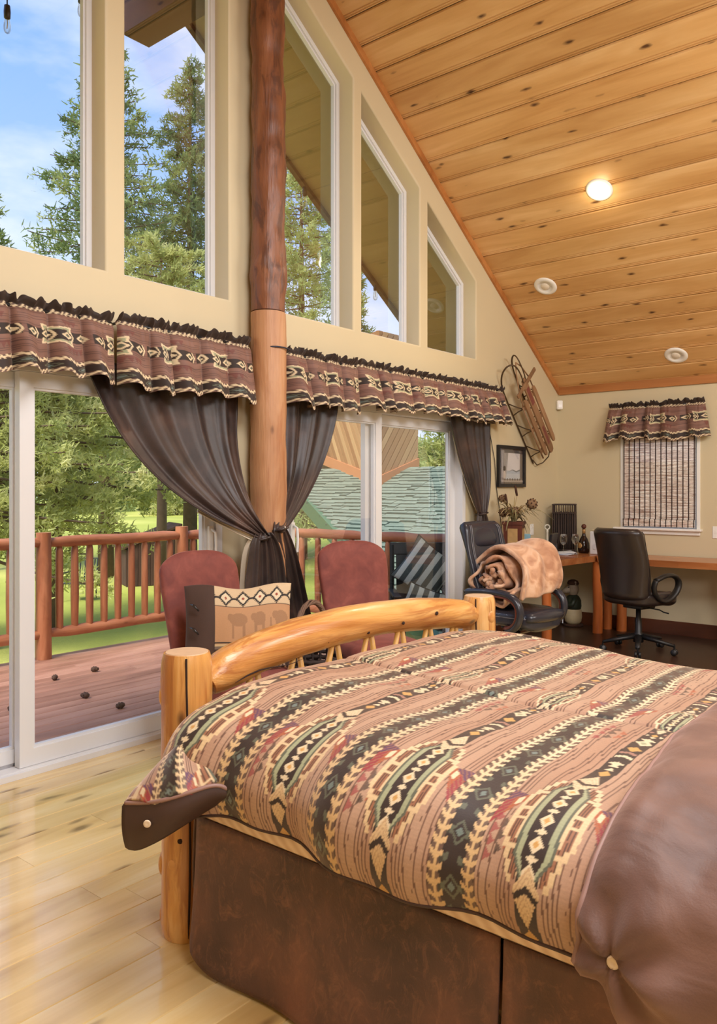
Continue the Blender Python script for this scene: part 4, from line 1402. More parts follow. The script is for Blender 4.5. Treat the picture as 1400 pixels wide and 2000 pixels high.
obj('button', mb, M['button'], comf, True)
# foot corner swinging out past the near post
def poly3(pts, n):
    q, _ = resample([tuple(p) for p in pts], n)
    return q
RB = poly3([at(404, 1398, 2.50), at(383, 1446, 2.42), at(396, 1490, 2.33), at(424, 1530, 2.26)], 41)
MD = poly3([at(366, 1432, 2.43), at(338, 1470, 2.34), at(335, 1520, 2.26), at(335, 1562, 2.22)], 41)
LBd = poly3([at(318, 1492, 2.42), at(284, 1524, 2.36), at(258, 1550, 2.31), at(246, 1568, 2.29)], 41)
nu, nv = 60, 40
G = np.zeros((nv+1, nu+1, 3))
for i in range(nu+1):
    u = i/nu
    w0 = (1-u)*(1-2*u); w1 = 4*u*(1-u); w2 = u*(2*u-1)
    G[:, i] = LBd*w0 + MD*w1 + RB*w2
G[:, :, 2] += 0.008*np.sin(np.linspace(0, 1, nu+1)*14)[None, :]*np.linspace(0, 1, nv+1)[:, None]
ppx = np.linspace(-2.16, -1.93, nu+1); pps = np.linspace(0.62, 0.30, nv+1)
PX, PS = np.meshgrid(ppx, pps)
cc = pattern((PX*1.2-0.965+2.46).ravel(), PS.ravel()*1.0)
o = np_grid('foot_corner', G-np.array(cl), nu, nv, M['woven'], comf, cols=cc); solid(o, 0.012, 0)
TP = poly3([at(246, 1568, 2.285), at(290, 1568, 2.25), at(321, 1563, 2.225), at(370, 1548, 2.225), at(424, 1530, 2.25), at(452, 1545, 2.27)], 41)
BT = poly3([at(253, 1656, 2.29), at(270, 1660, 2.27), at(306, 1643, 2.24), at(350, 1615, 2.24), at(400, 1582, 2.27), at(452, 1552, 2.30)], 41)
nv = 16
G2 = np.zeros((nv+1, 41, 3))
for j in range(nv+1):
    v = j/nv
    G2[j] = TP*(1-v)+BT*v
    G2[j] += np.array([_F[0], _F[1], 0])[None, :]*(-0.02*math.sin(v*PI))
G2[1:-1, 0] += np.array([-_R[0], -_R[1], 0])*0.008
o = np_grid('border_flap', G2-np.array(cl), 40, nv, M['darkcloth'], comf); solid(o, 0.012, 0); o['label'] = 'dark brown border of the comforter corner'
mb = MB(); mb.tube([tuple(p-np.array(cl)-np.array([_F[0], _F[1], -0.3])*0.006) for p in TP], 0.006, 7); obj('piping', mb, M['pipe'], comf, True)
bp = at(288, 1608, 2.215)-cl
mb = MB(); mb.lathe([(0.0, 0.0), (0.009, 0.0), (0.011, 0.004), (0.009, 0.007), (0.004, 0.005), (0.0, 0.005)], 16, Matrix.Translation(bp) @ Matrix.Rotation(YAW, 4, 'Z') @ Matrix.Rotation(PI/2, 4, 'X'))
obj('button', mb, M['button'], comf, True)
# ---------------------------------------------------------------- valances
def valance_cols(u, v, seed):
    """u metres along, v 0..1 from top to bottom"""
    n = u.shape[0]
    c = np.empty((n, 3))
    g = 0.5+0.5*np.sin(v*23+2*np.sin(u*3+seed))
    c[:] = np.array(lin((138, 100, 86)))*(1-0.4*g[:, None]) + np.array(lin((104, 70, 58)))*(0.4*g[:, None])
    pin = ((v*34) % 1.0) < 0.34
    m = pin & (np.sin(u*5+np.floor(v*34)*1.7) > -0.3)
    c[m] = c[m]*0.4 + np.array(lin((60, 40, 36)))*0.6
    def put(m, k): c[m] = S[k]
    # header ruffle
    put(v < 0.10, 'dark')
    def feather(v0, up):
        st = np.abs(v-v0)
        ph = ((u*1.0 + up*(v-v0)*0.55) % 0.034)/0.034
        m = (st < 0.028)
        c[m] = c[m]*0.4+S['dark']*0.6
        put(m & (ph < 0.45), 'cream'); put(st < 0.006, 'cream')
    feather(0.135, 1)
    # centre diamond chain
    w = np.abs(v-0.46)
    seg = ((u+seed*0.37) % 0.46)/0.46
    m = (w < 0.072); c[m & (np.abs(seg-0.5) < 0.47)] = S['dark']
    cell = ((u+seed*0.37) % 0.115)/0.115
    d = w/0.055 + np.abs(cell-0.5)/0.33
    put((d < 1) & m, 'cream'); put((d < 0.5) & m, 'sage2')
    ch = (np.abs(cell-0.93+0.12*w/0.05) < 0.05) & m; put(ch, 'cream')
    # larger cloud-like medallions
    e = np.abs(seg-0.5)*0.46
    dd = np.maximum(w/0.14, e/0.10)+0.25*np.abs(w/0.14-e/0.10)
    put((dd < 1.0) & (dd > 0.82) & (w > 0.05), 'cream'); put((dd < 0.82) & (dd > 0.62) & (w > 0.06), 'sage')
    # stepped red triangles
    s2 = ((u+seed*0.37+0.19) % 0.46)
    t = s2/0.13
    m = (s2 < 0.13) & (np.abs(v-0.66) < 0.05) & (((v-0.61)/0.10) < 1-np.abs(2*((t*4) % 1)-1)*0.8); c[m] = c[m]*0.4+np.array(lin((112, 50, 44)))*0.6
    m = (s2 < 0.10) & (np.abs(v-0.28) < 0.035) & (((v-0.245)/0.07) < 1-np.abs(2*((t*4) % 1)-1)*0.8); c[m] = c[m]*0.4+np.array(lin((112, 50, 44)))*0.6
    # bottom band
    feather(0.815, -1)
    m = (v > 0.845) & (v < 0.945); c[m] = S['dark']
    cb = ((u+0.1) % 0.20)/0.20
    d = np.abs(v-0.895)/0.042 + np.abs(cb-0.5)/0.26
    put(m & (d < 1), 'sage2'); put(m & (d < 0.7), 'dark'); put(m & (d < 0.45), 'teal')
    feather(0.965, 1)
    return c
M['woven_val'] = fabric_col('woven_valance_fabric', 0.7, 0.25, 260)
def valance(name, label, axis, a0, a1, base, zt, zb, nfold, seed, flare=0.0, group='woven valances'):
    """axis 'Y' hangs on the window wall, axis 'X' on the desk wall"""
    L = a1-a0
    nu = int(L/0.0042); nv = 110
    u = np.linspace(0, 1, nu+1); v = np.linspace(0, 1, nv+1)
    U, Vv = np.meshgrid(u, v)
    r = np.random.RandomState(seed)
    # uneven folds
    k = np.sort(np.concatenate([[0], np.cumsum(0.6+0.8*r.rand(nfold))])); k = k/k[-1]*nfold
    ph = np.interp(U, k/nfold, np.arange(nfold+1))
    ampr = 0.6+0.7*r.rand(nfold+2)
    am = np.interp(ph, np.arange(nfold+2), ampr)
    fold = (np.abs(np.sin(ph*PI+0.5*np.sin(ph*PI*2)))**0.6)
    fine = 0.5+0.5*np.sin(ph*PI*6+2.0*np.sin(U*40))
    top = np.exp(-((Vv-0.11)/0.05)**2)
    amp = (0.014+0.125*Vv**0.85)*am
    dep = amp*fold + 0.012*fine*np.exp(-Vv/0.22) - 0.020*top
    dep += 0.028*np.clip((0.10-Vv)/0.10, 0, 1)*(0.5+0.5*np.sin(ph*PI*4+np.sin(U*31)*2))
    jag = 0.022*np.abs(np.sin(ph*PI*2.0+1.2*np.sin(U*17)))**0.7 + 0.007*np.sin(ph*PI*7+np.sin(U*50)*2) - 0.012
    hm = 0.020*np.sin(ph*2*PI+0.7)*am + 0.014*np.sin(U*9+seed) + 0.012*fold
    Z = zt + (zb-zt)*Vv + jag*np.clip((0.16-Vv)/0.16, 0, 1) + hm*Vv
    A = a0 + L*U + 0.022*np.sin(ph*2*PI)*Vv + flare*(U-0.5)*Vv
    if axis == 'Y':
        loc = Vector((base, a0, zt))
        P = np.stack([base+0.075+dep-loc.x, A-loc.y, Z-loc.z], 2)
    else:
        loc = Vector((a0, base, zt))
        P = np.stack([A-loc.x, base-0.045-dep-loc.y, Z-loc.z], 2)
    t = thing(name, label, 'valance', loc, 0, group)
    cols = valance_cols((ph*0.23).ravel()*1.05, Vv.ravel(), seed)
    o = np_grid('cloth', P, nu, nv, M['woven_val'], t, cols=cols, flip=(axis == 'X'))
    if axis == 'Y':
        mb = MB(); mb.tube([(0.07, 0.01, -0.045), (0.07, L-0.01, -0.045)], 0.009, 8); obj('rod', mb, M['black'], t, True)
        for q in (0.02, L-0.02):
            mb = MB(); mb.tube([(0.002, q, -0.045), (0.07, q, -0.045)], 0.008, 6); obj('bracket', mb, M['black'], t)
    else:
        mb = MB(); mb.tube([(0.01, -0.035, -0.045), (L-0.01, -0.035, -0.045)], 0.009, 8); obj('rod', mb, M['black'], t, True)
        for q in (0.02, L-0.02):
            mb = MB(); mb.tube([(q, -0.002, -0.045), (q, -0.035, -0.045)], 0.008, 6); obj('bracket', mb, M['black'], t)
    return t
valance('valance', 'long woven valance piece at the far left above the sliding door', 'Y', 0.95, 2.50, XW, 2.395, 2.005, 7, 1)
valance('valance', 'woven valance piece just left of the log post', 'Y', 2.515, 3.49, XW+0.012, 2.405, 1.99, 5, 2)
valance('valance', 'woven valance piece just right of the log post', 'Y', 3.80, 4.56, XW+0.015, 2.40, 2.0, 4, 3)
valance('valance', 'long gathered woven valance from the middle of the right door to the sled', 'Y', 4.56, 6.76, XW, 2.41, 2.045, 12, 4, flare=0.0)
valance('valance', 'short woven valance above the bamboo blind on the desk wall', 'X', -3.27, -2.33, YB, 2.325, 1.935, 5, 5, flare=0.12)
# the tie cord stretched across the post between the two rods
mb = MB(); mb.tube([(XW+0.075, 3.53, 2.352), (XW+0.20, 3.525, 2.352), (XW+0.252, 3.57, 2.352), (XW+0.262, 3.63, 2.352), (XW+0.24, 3.70, 2.35), (XW+0.16, 3.755, 2.348), (XW+0.075, 3.79, 2.348)], 0.005, 6)
o = obj('stretched_cord', mb, plain('blue_black_cord', (40, 44, 62), 0.5), smooth=True)
tag(o, 'thin dark cord stretched across the log post between two valances', 'cord')

# ---------------------------------------------------------------- dark curtains tied back
def leather():
    b = NB('brown_leather_cloth')
    co = b.coord('Object')
    n = b.noise(co, 3.0, 4, 0.6, 0.5)
    n2 = b.noise(b.coord('Object', (30, 120, 60)), 1.0, 4, 0.6, 0.4)
    col = b.ramp(n, [(0.35, lin((44, 36, 35))), (0.55, lin((68, 53, 49))), (0.72, lin((98, 74, 64)))])
    col = b.mix(b.math('MULTIPLY', n2, 0.25), col, lin((34, 26, 24)))
    return b.done(col, 0.42, 0.0, b.bump(n2, 0.18, 0.004))
M['leather'] = leather()
M['lining'] = plain('cream_curtain_lining', (222, 208, 184), 0.7, var=0.04)
def pl(pts, n):
    q, _ = resample([tuple(p) for p in pts], n)
    return q
def drape(thing_o, name, left, right, mat, nf, amp0, amp1, seed, nu=120, th=0.006, x_off=None):
    """cloth between two polylines given as (N,3) arrays from top to bottom, with folds in X"""
    nv = len(left)-1
    u = np.linspace(0, 1, nu+1)
    r = np.random.RandomState(seed)
    warp = u + 0.04*np.sin(u*PI*2+seed)
    t = np.linspace(0, 1, nv+1)[:, None]
    P = left[:, None, :]*(1-u)[None, :, None] + right[:, None, :]*u[None, :, None]
    f = np.sin(warp*2*PI*nf+seed)[None, :] + 0.45*np.sin(warp*2*PI*nf*2.3+1.0)[None, :]*(0.5+0.5*t)
    amp = amp0*(1-t)+amp1*t
    P[:, :, 0] += f*amp
    dl = np.linalg.norm(right-left, axis=1)[:, None]
    P[:, :, 1] += 0.10*np.cos(warp*2*PI*nf+seed)[None, :]*dl/nf*0.5*np.sin(u*PI)[None, :]
    loc = np.array(parent_world(thing_o))
    o = np_grid(name, P-loc, nu, nv, mat, thing_o)
    solid(o, th, 0)
    return o
XC = XW+0.055
def wx(px_, py_, X): return np.array(onX(px_, py_, X))
# left curtain sweeping to the post
c1 = thing('curtain', 'wide dark brown curtain swept from the left door to the log post', 'curtain', (XC, 3.0, 1.1), 0, 'dark tied-back curtains')
N = 60
left = pl([wx(160, 700, XC), wx(172, 738, XC), wx(205, 808, XC+0.01), wx(255, 885, XC+0.03), wx(325, 955, XC+0.07), wx(405, 1008, XC+0.13), wx(470, 1036, XC+0.205), wx(508, 1052, XC+0.225)], N)
right = pl([wx(470, 740, XC), wx(468, 800, XC), wx(466, 860, XC+0.03), wx(474, 920, XC+0.09), wx(490, 980, XC+0.19), wx(512, 1022, XC+0.225), wx(527, 1046, XC+0.235)], N)
drape(c1, 'swept_cloth', left, right, M['leather'], 3.6, 0.024, 0.008, 1, 140)
l2 = pl([wx(330, 968, XC+0.045), wx(400, 1012, XC+0.10), wx(468, 1040, XC+0.145), wx(502, 1052, XC+0.165)], 30)
r2 = pl([wx(340, 962, XC+0.04), wx(410, 1000, XC+0.09), wx(480, 1018, XC+0.13), wx(515, 1042, XC+0.16)], 30)
l2 = pl([wx(385, 1000, XC+0.07), wx(430, 1026, XC+0.13), wx(470, 1046, XC+0.19), wx(500, 1060, XC+0.205)], 30)
r2 = pl([wx(395, 985, XC+0.065), wx(440, 1005, XC+0.12), wx(480, 1022, XC+0.19), wx(515, 1046, XC+0.205)], 30)
o = drape(c1, 'lining', l2, r2, M['lining'], 1.5, 0.006, 0.006, 3, 30); o['label'] = 'cream lining turned out along the swept edge'
tl = pl([wx(500, 1042, XC+0.225), wx(490, 1062, XC+0.225), wx(484, 1100, XC+0.215), wx(478, 1150, XC+0.21), wx(474, 1215, XC+0.21), wx(470, 1300, XC+0.21), wx(468, 1370, XC+0.21)], 40)
tr_ = pl([wx(530, 1040, XC+0.235), wx(545, 1062, XC+0.235), wx(554, 1100, XC+0.225), wx(560, 1150, XC+0.22), wx(562, 1215, XC+0.22), wx(566, 1300, XC+0.22), wx(568, 1370, XC+0.22)], 40)
drape(c1, 'hanging_tail', tl, tr_, M['leather'], 4, 0.010, 0.020, 2, 90)
tl2 = pl([wx(492, 1046, XC+0.20), wx(478, 1066, XC+0.16), wx(472, 1100, XC+0.12), wx(470, 1150, XC+0.10), wx(466, 1215, XC+0.10), wx(462, 1300, XC+0.10), wx(460, 1368, XC+0.10)], 40)
tr2 = pl([wx(506, 1046, XC+0.205), wx(500, 1066, XC+0.20), wx(496, 1100, XC+0.195), wx(494, 1150, XC+0.19), wx(492, 1215, XC+0.19), wx(490, 1300, XC+0.19), wx(488, 1368, XC+0.19)], 40)
o = drape(c1, 'lining', tl2, tr2, M['lining'], 2, 0.006, 0.012, 5, 40)
def knotloop(t, c, rx, ry, mat, name='tieback'):
    mb = MB()
    pts = [(c[0]+0.055*math.cos(a), c[1]+rx*math.sin(a), c[2]+ry*math.sin(a+0.6)) for a in [2*PI*i/20 for i in range(21)]]
    mb.tube(pts, 0.008, 8); mb2 = mb
    return obj(name, mb2, mat, t, True, world=True)
tc_ = wx(517, 1046, XC+0.225)
mb = MB(); mb.sphere((0, 0, 0), 0.05, 14, 9, (0.75, 0.8, 0.55), Matrix.Translation(Vector(tc_)+Vector((-0.01, -0.01, -0.015)))); obj('gather', mb, M['leather'], c1, True, world=True)
knotloop(c1, Vector(tc_)+Vector((-0.02, -0.01, -0.02)), 0.055, 0.012, M['leather'])
# curtain right of the post
c2 = thing('curtain', 'narrow dark curtain gathered to the right side of the log post', 'curtain', (XC, 4.0, 1.1), 0, 'dark tied-back curtains')
left = pl([wx(545, 760, XC), wx(545, 800, XC), wx(548, 870, XC), wx(550, 930, XC+0.02), wx(543, 985, XC+0.12), wx(536, 1015, XC+0.18), wx(535, 1034, XC+0.20)], N)
right = pl([wx(658, 770, XC), wx(655, 815, XC), wx(640, 875, XC+0.01), wx(620, 930, XC+0.03), wx(592, 985, XC+0.10), wx(570, 1018, XC+0.16), wx(558, 1034, XC+0.19)], N)
drape(c2, 'gathered_cloth', left, right, M['leather'], 2.6, 0.026, 0.006, 4, 110)
tl = pl([wx(535, 1030, XC+0.20), wx(534, 1055, XC+0.19), wx(538, 1095, XC+0.18), wx(544, 1150, XC+0.15), wx(550, 1215, XC+0.13), wx(554, 1300, XC+0.12), wx(556, 1345, XC+0.12)], 40)
tr_ = pl([wx(558, 1030, XC+0.19), wx(570, 1055, XC+0.17), wx(582, 1095, XC+0.14), wx(594, 1150, XC+0.10), wx(604, 1200, XC+0.10), wx(616, 1270, XC+0.10), wx(622, 1330, XC+0.10)], 40)
drape(c2, 'hanging_tail', tl, tr_, M['leather'], 3.2, 0.005, 0.028, 6, 90)
o = drape(c2, 'lining', pl([wx(533, 770, XC-0.06), wx(533, 840, XC-0.06), wx(535, 930, XC-0.05), wx(533, 990, XC-0.03)], 20), pl([wx(549, 770, XC-0.03), wx(549, 840, XC-0.03), wx(551, 930, XC-0.02), wx(546, 990, XC+0.0)], 20), M['lining'], 1, 0.003, 0.003, 7, 14)
knotloop(c2, Vector(wx(547, 1033, XC+0.195)), 0.048, 0.012, M['leather'])
mb = MB(); mb.sphere(tuple(wx(547, 1034, XC+0.19)), 0.042, 14, 9, (0.8, 0.9, 0.6)); obj('gather', mb, M['leather'], c2, True, world=True)
mb = MB(); mb.sphere(tuple(wx(556, 1030, XC+0.25)), 0.010, 10, 7); obj('tie_bead', mb, M['steel'], c2, True, world=True)
# far curtain at the right end of the right door
c3 = thing('curtain', 'dark grey-brown curtain tied back beside the framed picture', 'curtain', (XC, 6.3, 1.1), 0, 'dark tied-back curtains')
left = pl([wx(876, 800, XC), wx(882, 835, XC), wx(892, 880, XC), wx(908, 930, XC+0.02), wx(925, 975, XC+0.03), wx(934, 1003, XC+0.04)], N)
right = pl([wx(955, 800, XC), wx(955, 840, XC), wx(956, 890, XC), wx(957, 930, XC+0.02), wx(954, 972, XC+0.03), wx(948, 1003, XC+0.04)], N)
drape(c3, 'gathered_cloth', left, right, M['leather'], 4, 0.022, 0.012, 8, 100)
left = pl([wx(934, 1000, XC+0.04), wx(930, 1020, XC+0.04), wx(924, 1070, XC+0.04), wx(918, 1140, XC+0.04), wx(914, 1215, XC+0.03), wx(912, 1262, XC+0.03)], 30)
right = pl([wx(948, 1000, XC+0.04), wx(954, 1020, XC+0.04), wx(960, 1070, XC+0.04), wx(964, 1140, XC+0.04), wx(966, 1210, XC+0.03), wx(967, 1252, XC+0.03)], 30)
drape(c3, 'hanging_tail', left, right, M['leather'], 3, 0.012, 0.03, 9, 60)
knotloop(c3, Vector(wx(941, 1003, XC+0.04)), 0.05, 0.01, M['leather'])
o = drape(c3, 'lining', pl([wx(884, 850, XC-0.03), wx(893, 890, XC-0.03), wx(910, 945, XC-0.02), wx(924, 985, XC), wx(934, 1003, XC+0.01)], 24), pl([wx(888, 850, XC-0.02), wx(902, 890, XC-0.02), wx(920, 945, XC-0.01), wx(932, 985, XC+0.01), wx(940, 1003, XC+0.02)], 24), M['lining'], 1, 0.003, 0.003, 11, 14)
# ---------------------------------------------------------------- upholstered chairs
def _loft(s, rings, cap=True):
    n = len(rings[0])
    v = [p for r in rings for p in r]
    f = []
    for i in range(len(rings)-1):
        for k in range(n):
            k2 = (k+1) % n
            f.append((i*n+k, i*n+k2, (i+1)*n+k2, (i+1)*n+k))
    if cap:
        f.append(tuple(range(n-1, -1, -1))); f.append(tuple((len(rings)-1)*n+k for k in range(n)))
    return s.add(v, f)
MB.loft = _loft
def sup(a, b, p, n=36):
    """superellipse points"""
    out = []
    for k in range(n):
        t = 2*PI*k/n
        c, s = math.cos(t), math.sin(t)
        out.append((a*abs(c)**(2/p)*(1 if c >= 0 else -1), b*abs(s)**(2/p)*(1 if s >= 0 else -1)))
    return out
def velvet():
    b = NB('red_velvet')
    co = b.coord('Object')
    n = b.noise(co, 9, 4, 0.6, 0.4)
    n2 = b.noise(b.coord('Object', (60, 60, 25)), 1.0, 3)
    col = b.ramp(n, [(0.35, lin((112, 54, 48))), (0.55, lin((128, 65, 56))), (0.7, lin((142, 77, 66)))])
    return b.done(col, 0.75, 0.0, b.bump(n2, 0.1, 0.003), Sheen_Weight=0.8, Sheen_Roughness=0.35, Sheen_Tint=lin((220, 160, 150)))
M['velvet'] = velvet()
M['darkleg'] = plain('dark_chair_leg', (40, 26, 20), 0.4)
def parsons(loc, rz, label):
    """armless upholstered chair, seat towards local +Y... back at -Y"""
    t = thing('dining_chair', label, 'chair', loc, rz, 'red velvet chairs by the window')
    # backrest: rings from bottom to top
    rings = []
    for i in range(27):
        v = i/26
        w = 0.205+0.045*min(1, v*1.25) - (0.0 if v < 0.93 else 0.02*((v-0.93)/0.07)**2)
        th = 0.052-0.012*v
        e = max(0.0, (v-0.86)/0.14)
        th *= math.sqrt(max(0.02, 1-e*e))
        z = 0.36+0.685*v
        y = -0.20-0.085*v-0.035*v*v
        ring = []
        for (x, q) in sup(w, th, 3.2, 40):
            arch = 0.062*(1-(abs(x)/w)**3.2)*max(0, (v-0.75)/0.25)
            ring.append(Vector((x, y+q-0.02*(1-(x/w)**2), z+arch)))
        rings.append(ring)
    mb = MB(); mb.loft(rings); obj('backrest', mb, M['velvet'], t, True)
    rings = []
    for i in range(13):
        v = i/12
        k = 1-0.16*abs(2*v-1)**5
        z = 0.36+0.155*v
        ring = [Vector((x*k, 0.045+q*k, z+0.018*math.sin(v*PI/2)*(1-(x/0.25)**2)*(v > 0.5))) for (x, q) in sup(0.25, 0.275, 5, 40)]
        rings.append(ring)
    mb = MB(); mb.loft(rings); obj('seat', mb, M['velvet'], t, True)
    for sx in (-1, 1):
        for (y0, y1) in ((0.26, 0.27), (-0.19, -0.24)):
            mb = MB(); mb.add([Vector((sx*0.2+a*0.022, y0+b*0.022, 0.37)) for a, b in ((-1,-1),(1,-1),(1,1),(-1,1))]+[Vector((sx*0.205+a*0.016, y1+b*0.016, 0.001)) for a, b in ((-1,-1),(1,-1),(1,1),(-1,1))], [(0,1,2,3),(7,6,5,4),(0,4,5,1),(1,5,6,2),(2,6,7,3),(3,7,4,0)])
            obj('leg', mb, M['darkleg'], t)
    return t
# local +Y (front) turned towards the bed
ch1 = parsons((-3.20, 2.83, 0), -PI/2-0.10, 'red velvet armless chair holding the tan pillow')
ch2 = parsons((-3.12, 3.93, 0), -PI/2-0.42, 'red velvet armless chair standing right of the hanging curtains')

# pillow leaning on the first chair
def pillow_cols(U, Vv):
    u = U.ravel(); v = Vv.ravel()          # u 0..1 left to right, v 0..1 top to bottom
    n = len(u); c = np.empty((n, 3)); c[:] = lin((190, 142, 100))
    def put(m, k): c[m] = np.array(lin(k))
    put(v < 0.27, (212, 184, 146))
    ph = ((u-0.30)*6.2) % 1.0
    d = np.abs(v-0.155)/0.10 + np.abs(ph-0.5)/0.42
    jag = ((np.abs(v-0.155)*60) % 1.0 < 0.5)*0.14
    put((d < 1.0+jag) & (v < 0.27), (34, 26, 24)); put((d < 0.72), (224, 204, 170)); put(d < 0.22, (150, 60, 40))
    put((np.abs(v-0.155) < 0.012) & (d > 1), (34, 26, 24))
    put((v > 0.262) & (v < 0.275), (60, 42, 34))
    # grazing animals, faint
    for cx_, w in ((0.50, 0.085), (0.70, 0.06), (0.91, 0.065)):
        body = ((u-cx_)/w)**2 + ((v-0.43)/0.085)**2 < 1
        legs = (np.abs(np.abs(u-cx_)-w*0.6) < 0.011) & (v > 0.43) & (v < 0.66)
        head = ((u-cx_+w*0.9)/0.028)**2+((v-0.40)/0.05)**2 < 1
        m = body | legs | head
        c[m] = c[m]*0.6+np.array(lin((104, 72, 48)))*0.4
    tree = (np.abs(u-0.81) < 0.02*((v-0.38)/0.28)) & (v > 0.38) & (v < 0.66)
    c[tree] = c[tree]*0.6+np.array(lin((90, 62, 44)))*0.4
    put((v > 0.70) & (v < 0.725), (30, 22, 20)); put((v > 0.725) & (v < 0.755), (206, 176, 130)); put((v > 0.755) & (v < 0.79), (120, 100, 84)); put(v > 0.79, (62, 40, 32))
    ph = ((u-0.30)*10) % 1.0
    rr = np.sqrt(((ph-0.5)*0.10/1)**2*4+((v-0.92)*0.9)**2)
    put((v > 0.79) & (np.abs(rr-0.085) < 0.012), (206, 176, 150))
    put(u < 0.275, (70, 46, 34)); put((u > 0.27) & (u < 0.28), (40, 26, 20))
    return c
pw, phh, pth = 0.56, 0.44, 0.13
nu, nv = 150, 120
U, Vv = np.meshgrid(np.linspace(0, 1, nu+1), np.linspace(0, 1, nv+1))
bul = np.clip((1-(2*U-1)**2), 0, 1)**0.42*np.clip((1-(2*Vv-1)**2), 0, 1)**0.42
pin_ = 1-0.07*(1-(2*U-1)**2)*0.6
pinv = 1-0.08*(1-(2*Vv-1)**2)*0.6
px_ = (U-0.5)*pw*pinv; pz_ = (0.5-Vv)*phh*pin_
pz_ += 0.012*np.sin(U*9)*(1-Vv)
wr = 0.006*smooth_noise(U*0.6, Vv*0.5, 3, 4.0)*bul
pil = thing('throw_pillow', 'tan pillow with elk print and brown toggled edge propped on the red chair', 'pillow', (-3.12, 2.80, 0.735))
pil.rotation_euler = (math.radians(-20), 0, 0.86)
Pf = np.stack([px_, -(pth/2)*bul - wr, pz_], 2)
Pb = np.stack([px_, (pth/2)*bul, pz_], 2)
np_grid('front', Pf, nu, nv, fabric_col('pillow_print', 0.75, 0.2, 300), pil, cols=pillow_cols(U, Vv), flip=True)
np_grid('back', Pb, nu, nv, M['darkcloth'], pil)
M['horn'] = plain('horn_toggle', (40, 34, 34), 0.2)
for k, zz in enumerate((0.10, -0.02, -0.14)):
    mb = MB(); mb.tube([(-0.245, -0.058, zz+0.012), (-0.225, -0.072, zz), (-0.20, -0.072, zz-0.028)], [0.003, 0.008, 0.004], 8); obj('toggle', mb, M['horn'], pil, True)

# twig basket with arched handle between the chairs
M['vine'] = plain('grapevine', (120, 92, 74), 0.8, var=0.25, vscale=40)
M['darkvine'] = plain('dark_basket_weave', (52, 38, 32), 0.8, var=0.3, vscale=40)
bk = thing('twig_basket', 'dark twig basket with an arched grapevine handle between the red chairs', 'basket', (-3.28, 3.53, 0))
rk = random.Random(9)
for k in range(22):
    a = 2*PI*k/22
    mb = MB(); mb.tube([(0.13*math.cos(a), 0.13*math.sin(a), 0.01), (0.16*math.cos(a), 0.16*math.sin(a), 0.26), (0.17*math.cos(a), 0.17*math.sin(a), 0.46)], 0.009, 5); obj('stake', mb, M['darkvine'], bk)
for k in range(13):
    z = 0.02+0.035*k; r = 0.132+0.04*min(1, z/0.4)
    mb = MB(); mb.tube([((r+0.007*(-1)**i)*math.cos(2*PI*i/44), (r+0.007*(-1)**i)*math.sin(2*PI*i/44), z) for i in range(45)], 0.013, 5); obj('weave_course', mb, M['darkvine'], bk, True)
mb = MB(); mb.lathe([(0.0, 0.002), (0.13, 0.002), (0.13, 0.012), (0.0, 0.012)], 22); obj('bottom', mb, M['darkvine'], bk)
for k in range(12):
    ph = rk.random()*6.28; tw = 2.5+rk.random()*3
    pts = []
    for i in range(33):
        s = i/32; a = PI*s
        rr_ = 0.165
        c = Vector((0, rr_*math.cos(a), 0.44+0.33*math.sin(a)))
        off = 0.017*(0.5+rk.random()*0.12)
        dn = Vector((0, math.cos(a), math.sin(a)))
        c += dn*off*math.cos(ph+tw*a)*1.2 + Vector((1, 0, 0))*off*math.sin(ph+tw*a)*1.2
        pts.append(c)
    mb = MB(); mb.tube(pts, 0.0065, 5); obj('handle_vine', mb, M['vine'], bk, True)

# ---------------------------------------------------------------- office chairs
M['bleather'] = plain('black_leather', (42, 34, 33), 0.30, var=0.2, vscale=5, bump=0.12, bscale=140, bdist=0.002)
M['blueleather'] = plain('black_leather_cool', (46, 47, 56), 0.26, var=0.2, vscale=5, bump=0.12, bscale=140, bdist=0.002)
M['seam'] = plain('grey_seam', (120, 118, 122), 0.5)
M['redwood'] = wood('red_stained_arm_wood', (84, 36, 26), (112, 52, 38), (130, 66, 48), 'X', 0.35, 0.0, 0.6, rand=False)
def star_base(t, r=0.32, mat='black', rz=0.3):
    for k in range(5):
        a = 2*PI*k/5+rz
        mb = MB(); c, s = math.cos(a), math.sin(a)
        mb.tube([(0.03*c, 0.03*s, 0.135), (0.15*c, 0.15*s, 0.115), (r*c, r*s, 0.085)], [0.034, 0.027, 0.02], 8, flat=(0.75, 1.0))
        lg = obj('base_leg', mb, M[mat], t, True)
        for sg in (-1, 1):
            mb = MB(); mb.lathe([(0.0, -0.011), (0.024, -0.011), (0.028, -0.006), (0.028, 0.006), (0.024, 0.011), (0.0, 0.011)], 14, Matrix.Translation((r*c - s*0.016*sg, r*s + c*0.016*sg, 0.029)) @ Matrix.Rotation(a+PI/2, 4, 'Z') @ Matrix.Rotation(PI/2, 4, 'Y'))
            obj('caster', mb, M['black'], lg, True)
        mb = MB(); mb.tube([(r*c, r*s, 0.09), (r*c, r*s, 0.03)], 0.008, 6); obj('caster_stem', mb, M['black'], lg)
    mb = MB(); mb.lathe([(0.0, 0.08), (0.045, 0.085), (0.042, 0.16), (0.03, 0.17), (0.03, 0.29), (0.022, 0.30), (0.022, 0.40), (0.0, 0.40)], 16); obj('gas_column', mb, M['black'], t, True)
    mb = MB(); mb.rbox(-0.10, 0.10, -0.09, 0.11, 0.385, 0.425, 0.01, 2); obj('tilt_plate', mb, M['black'], t)
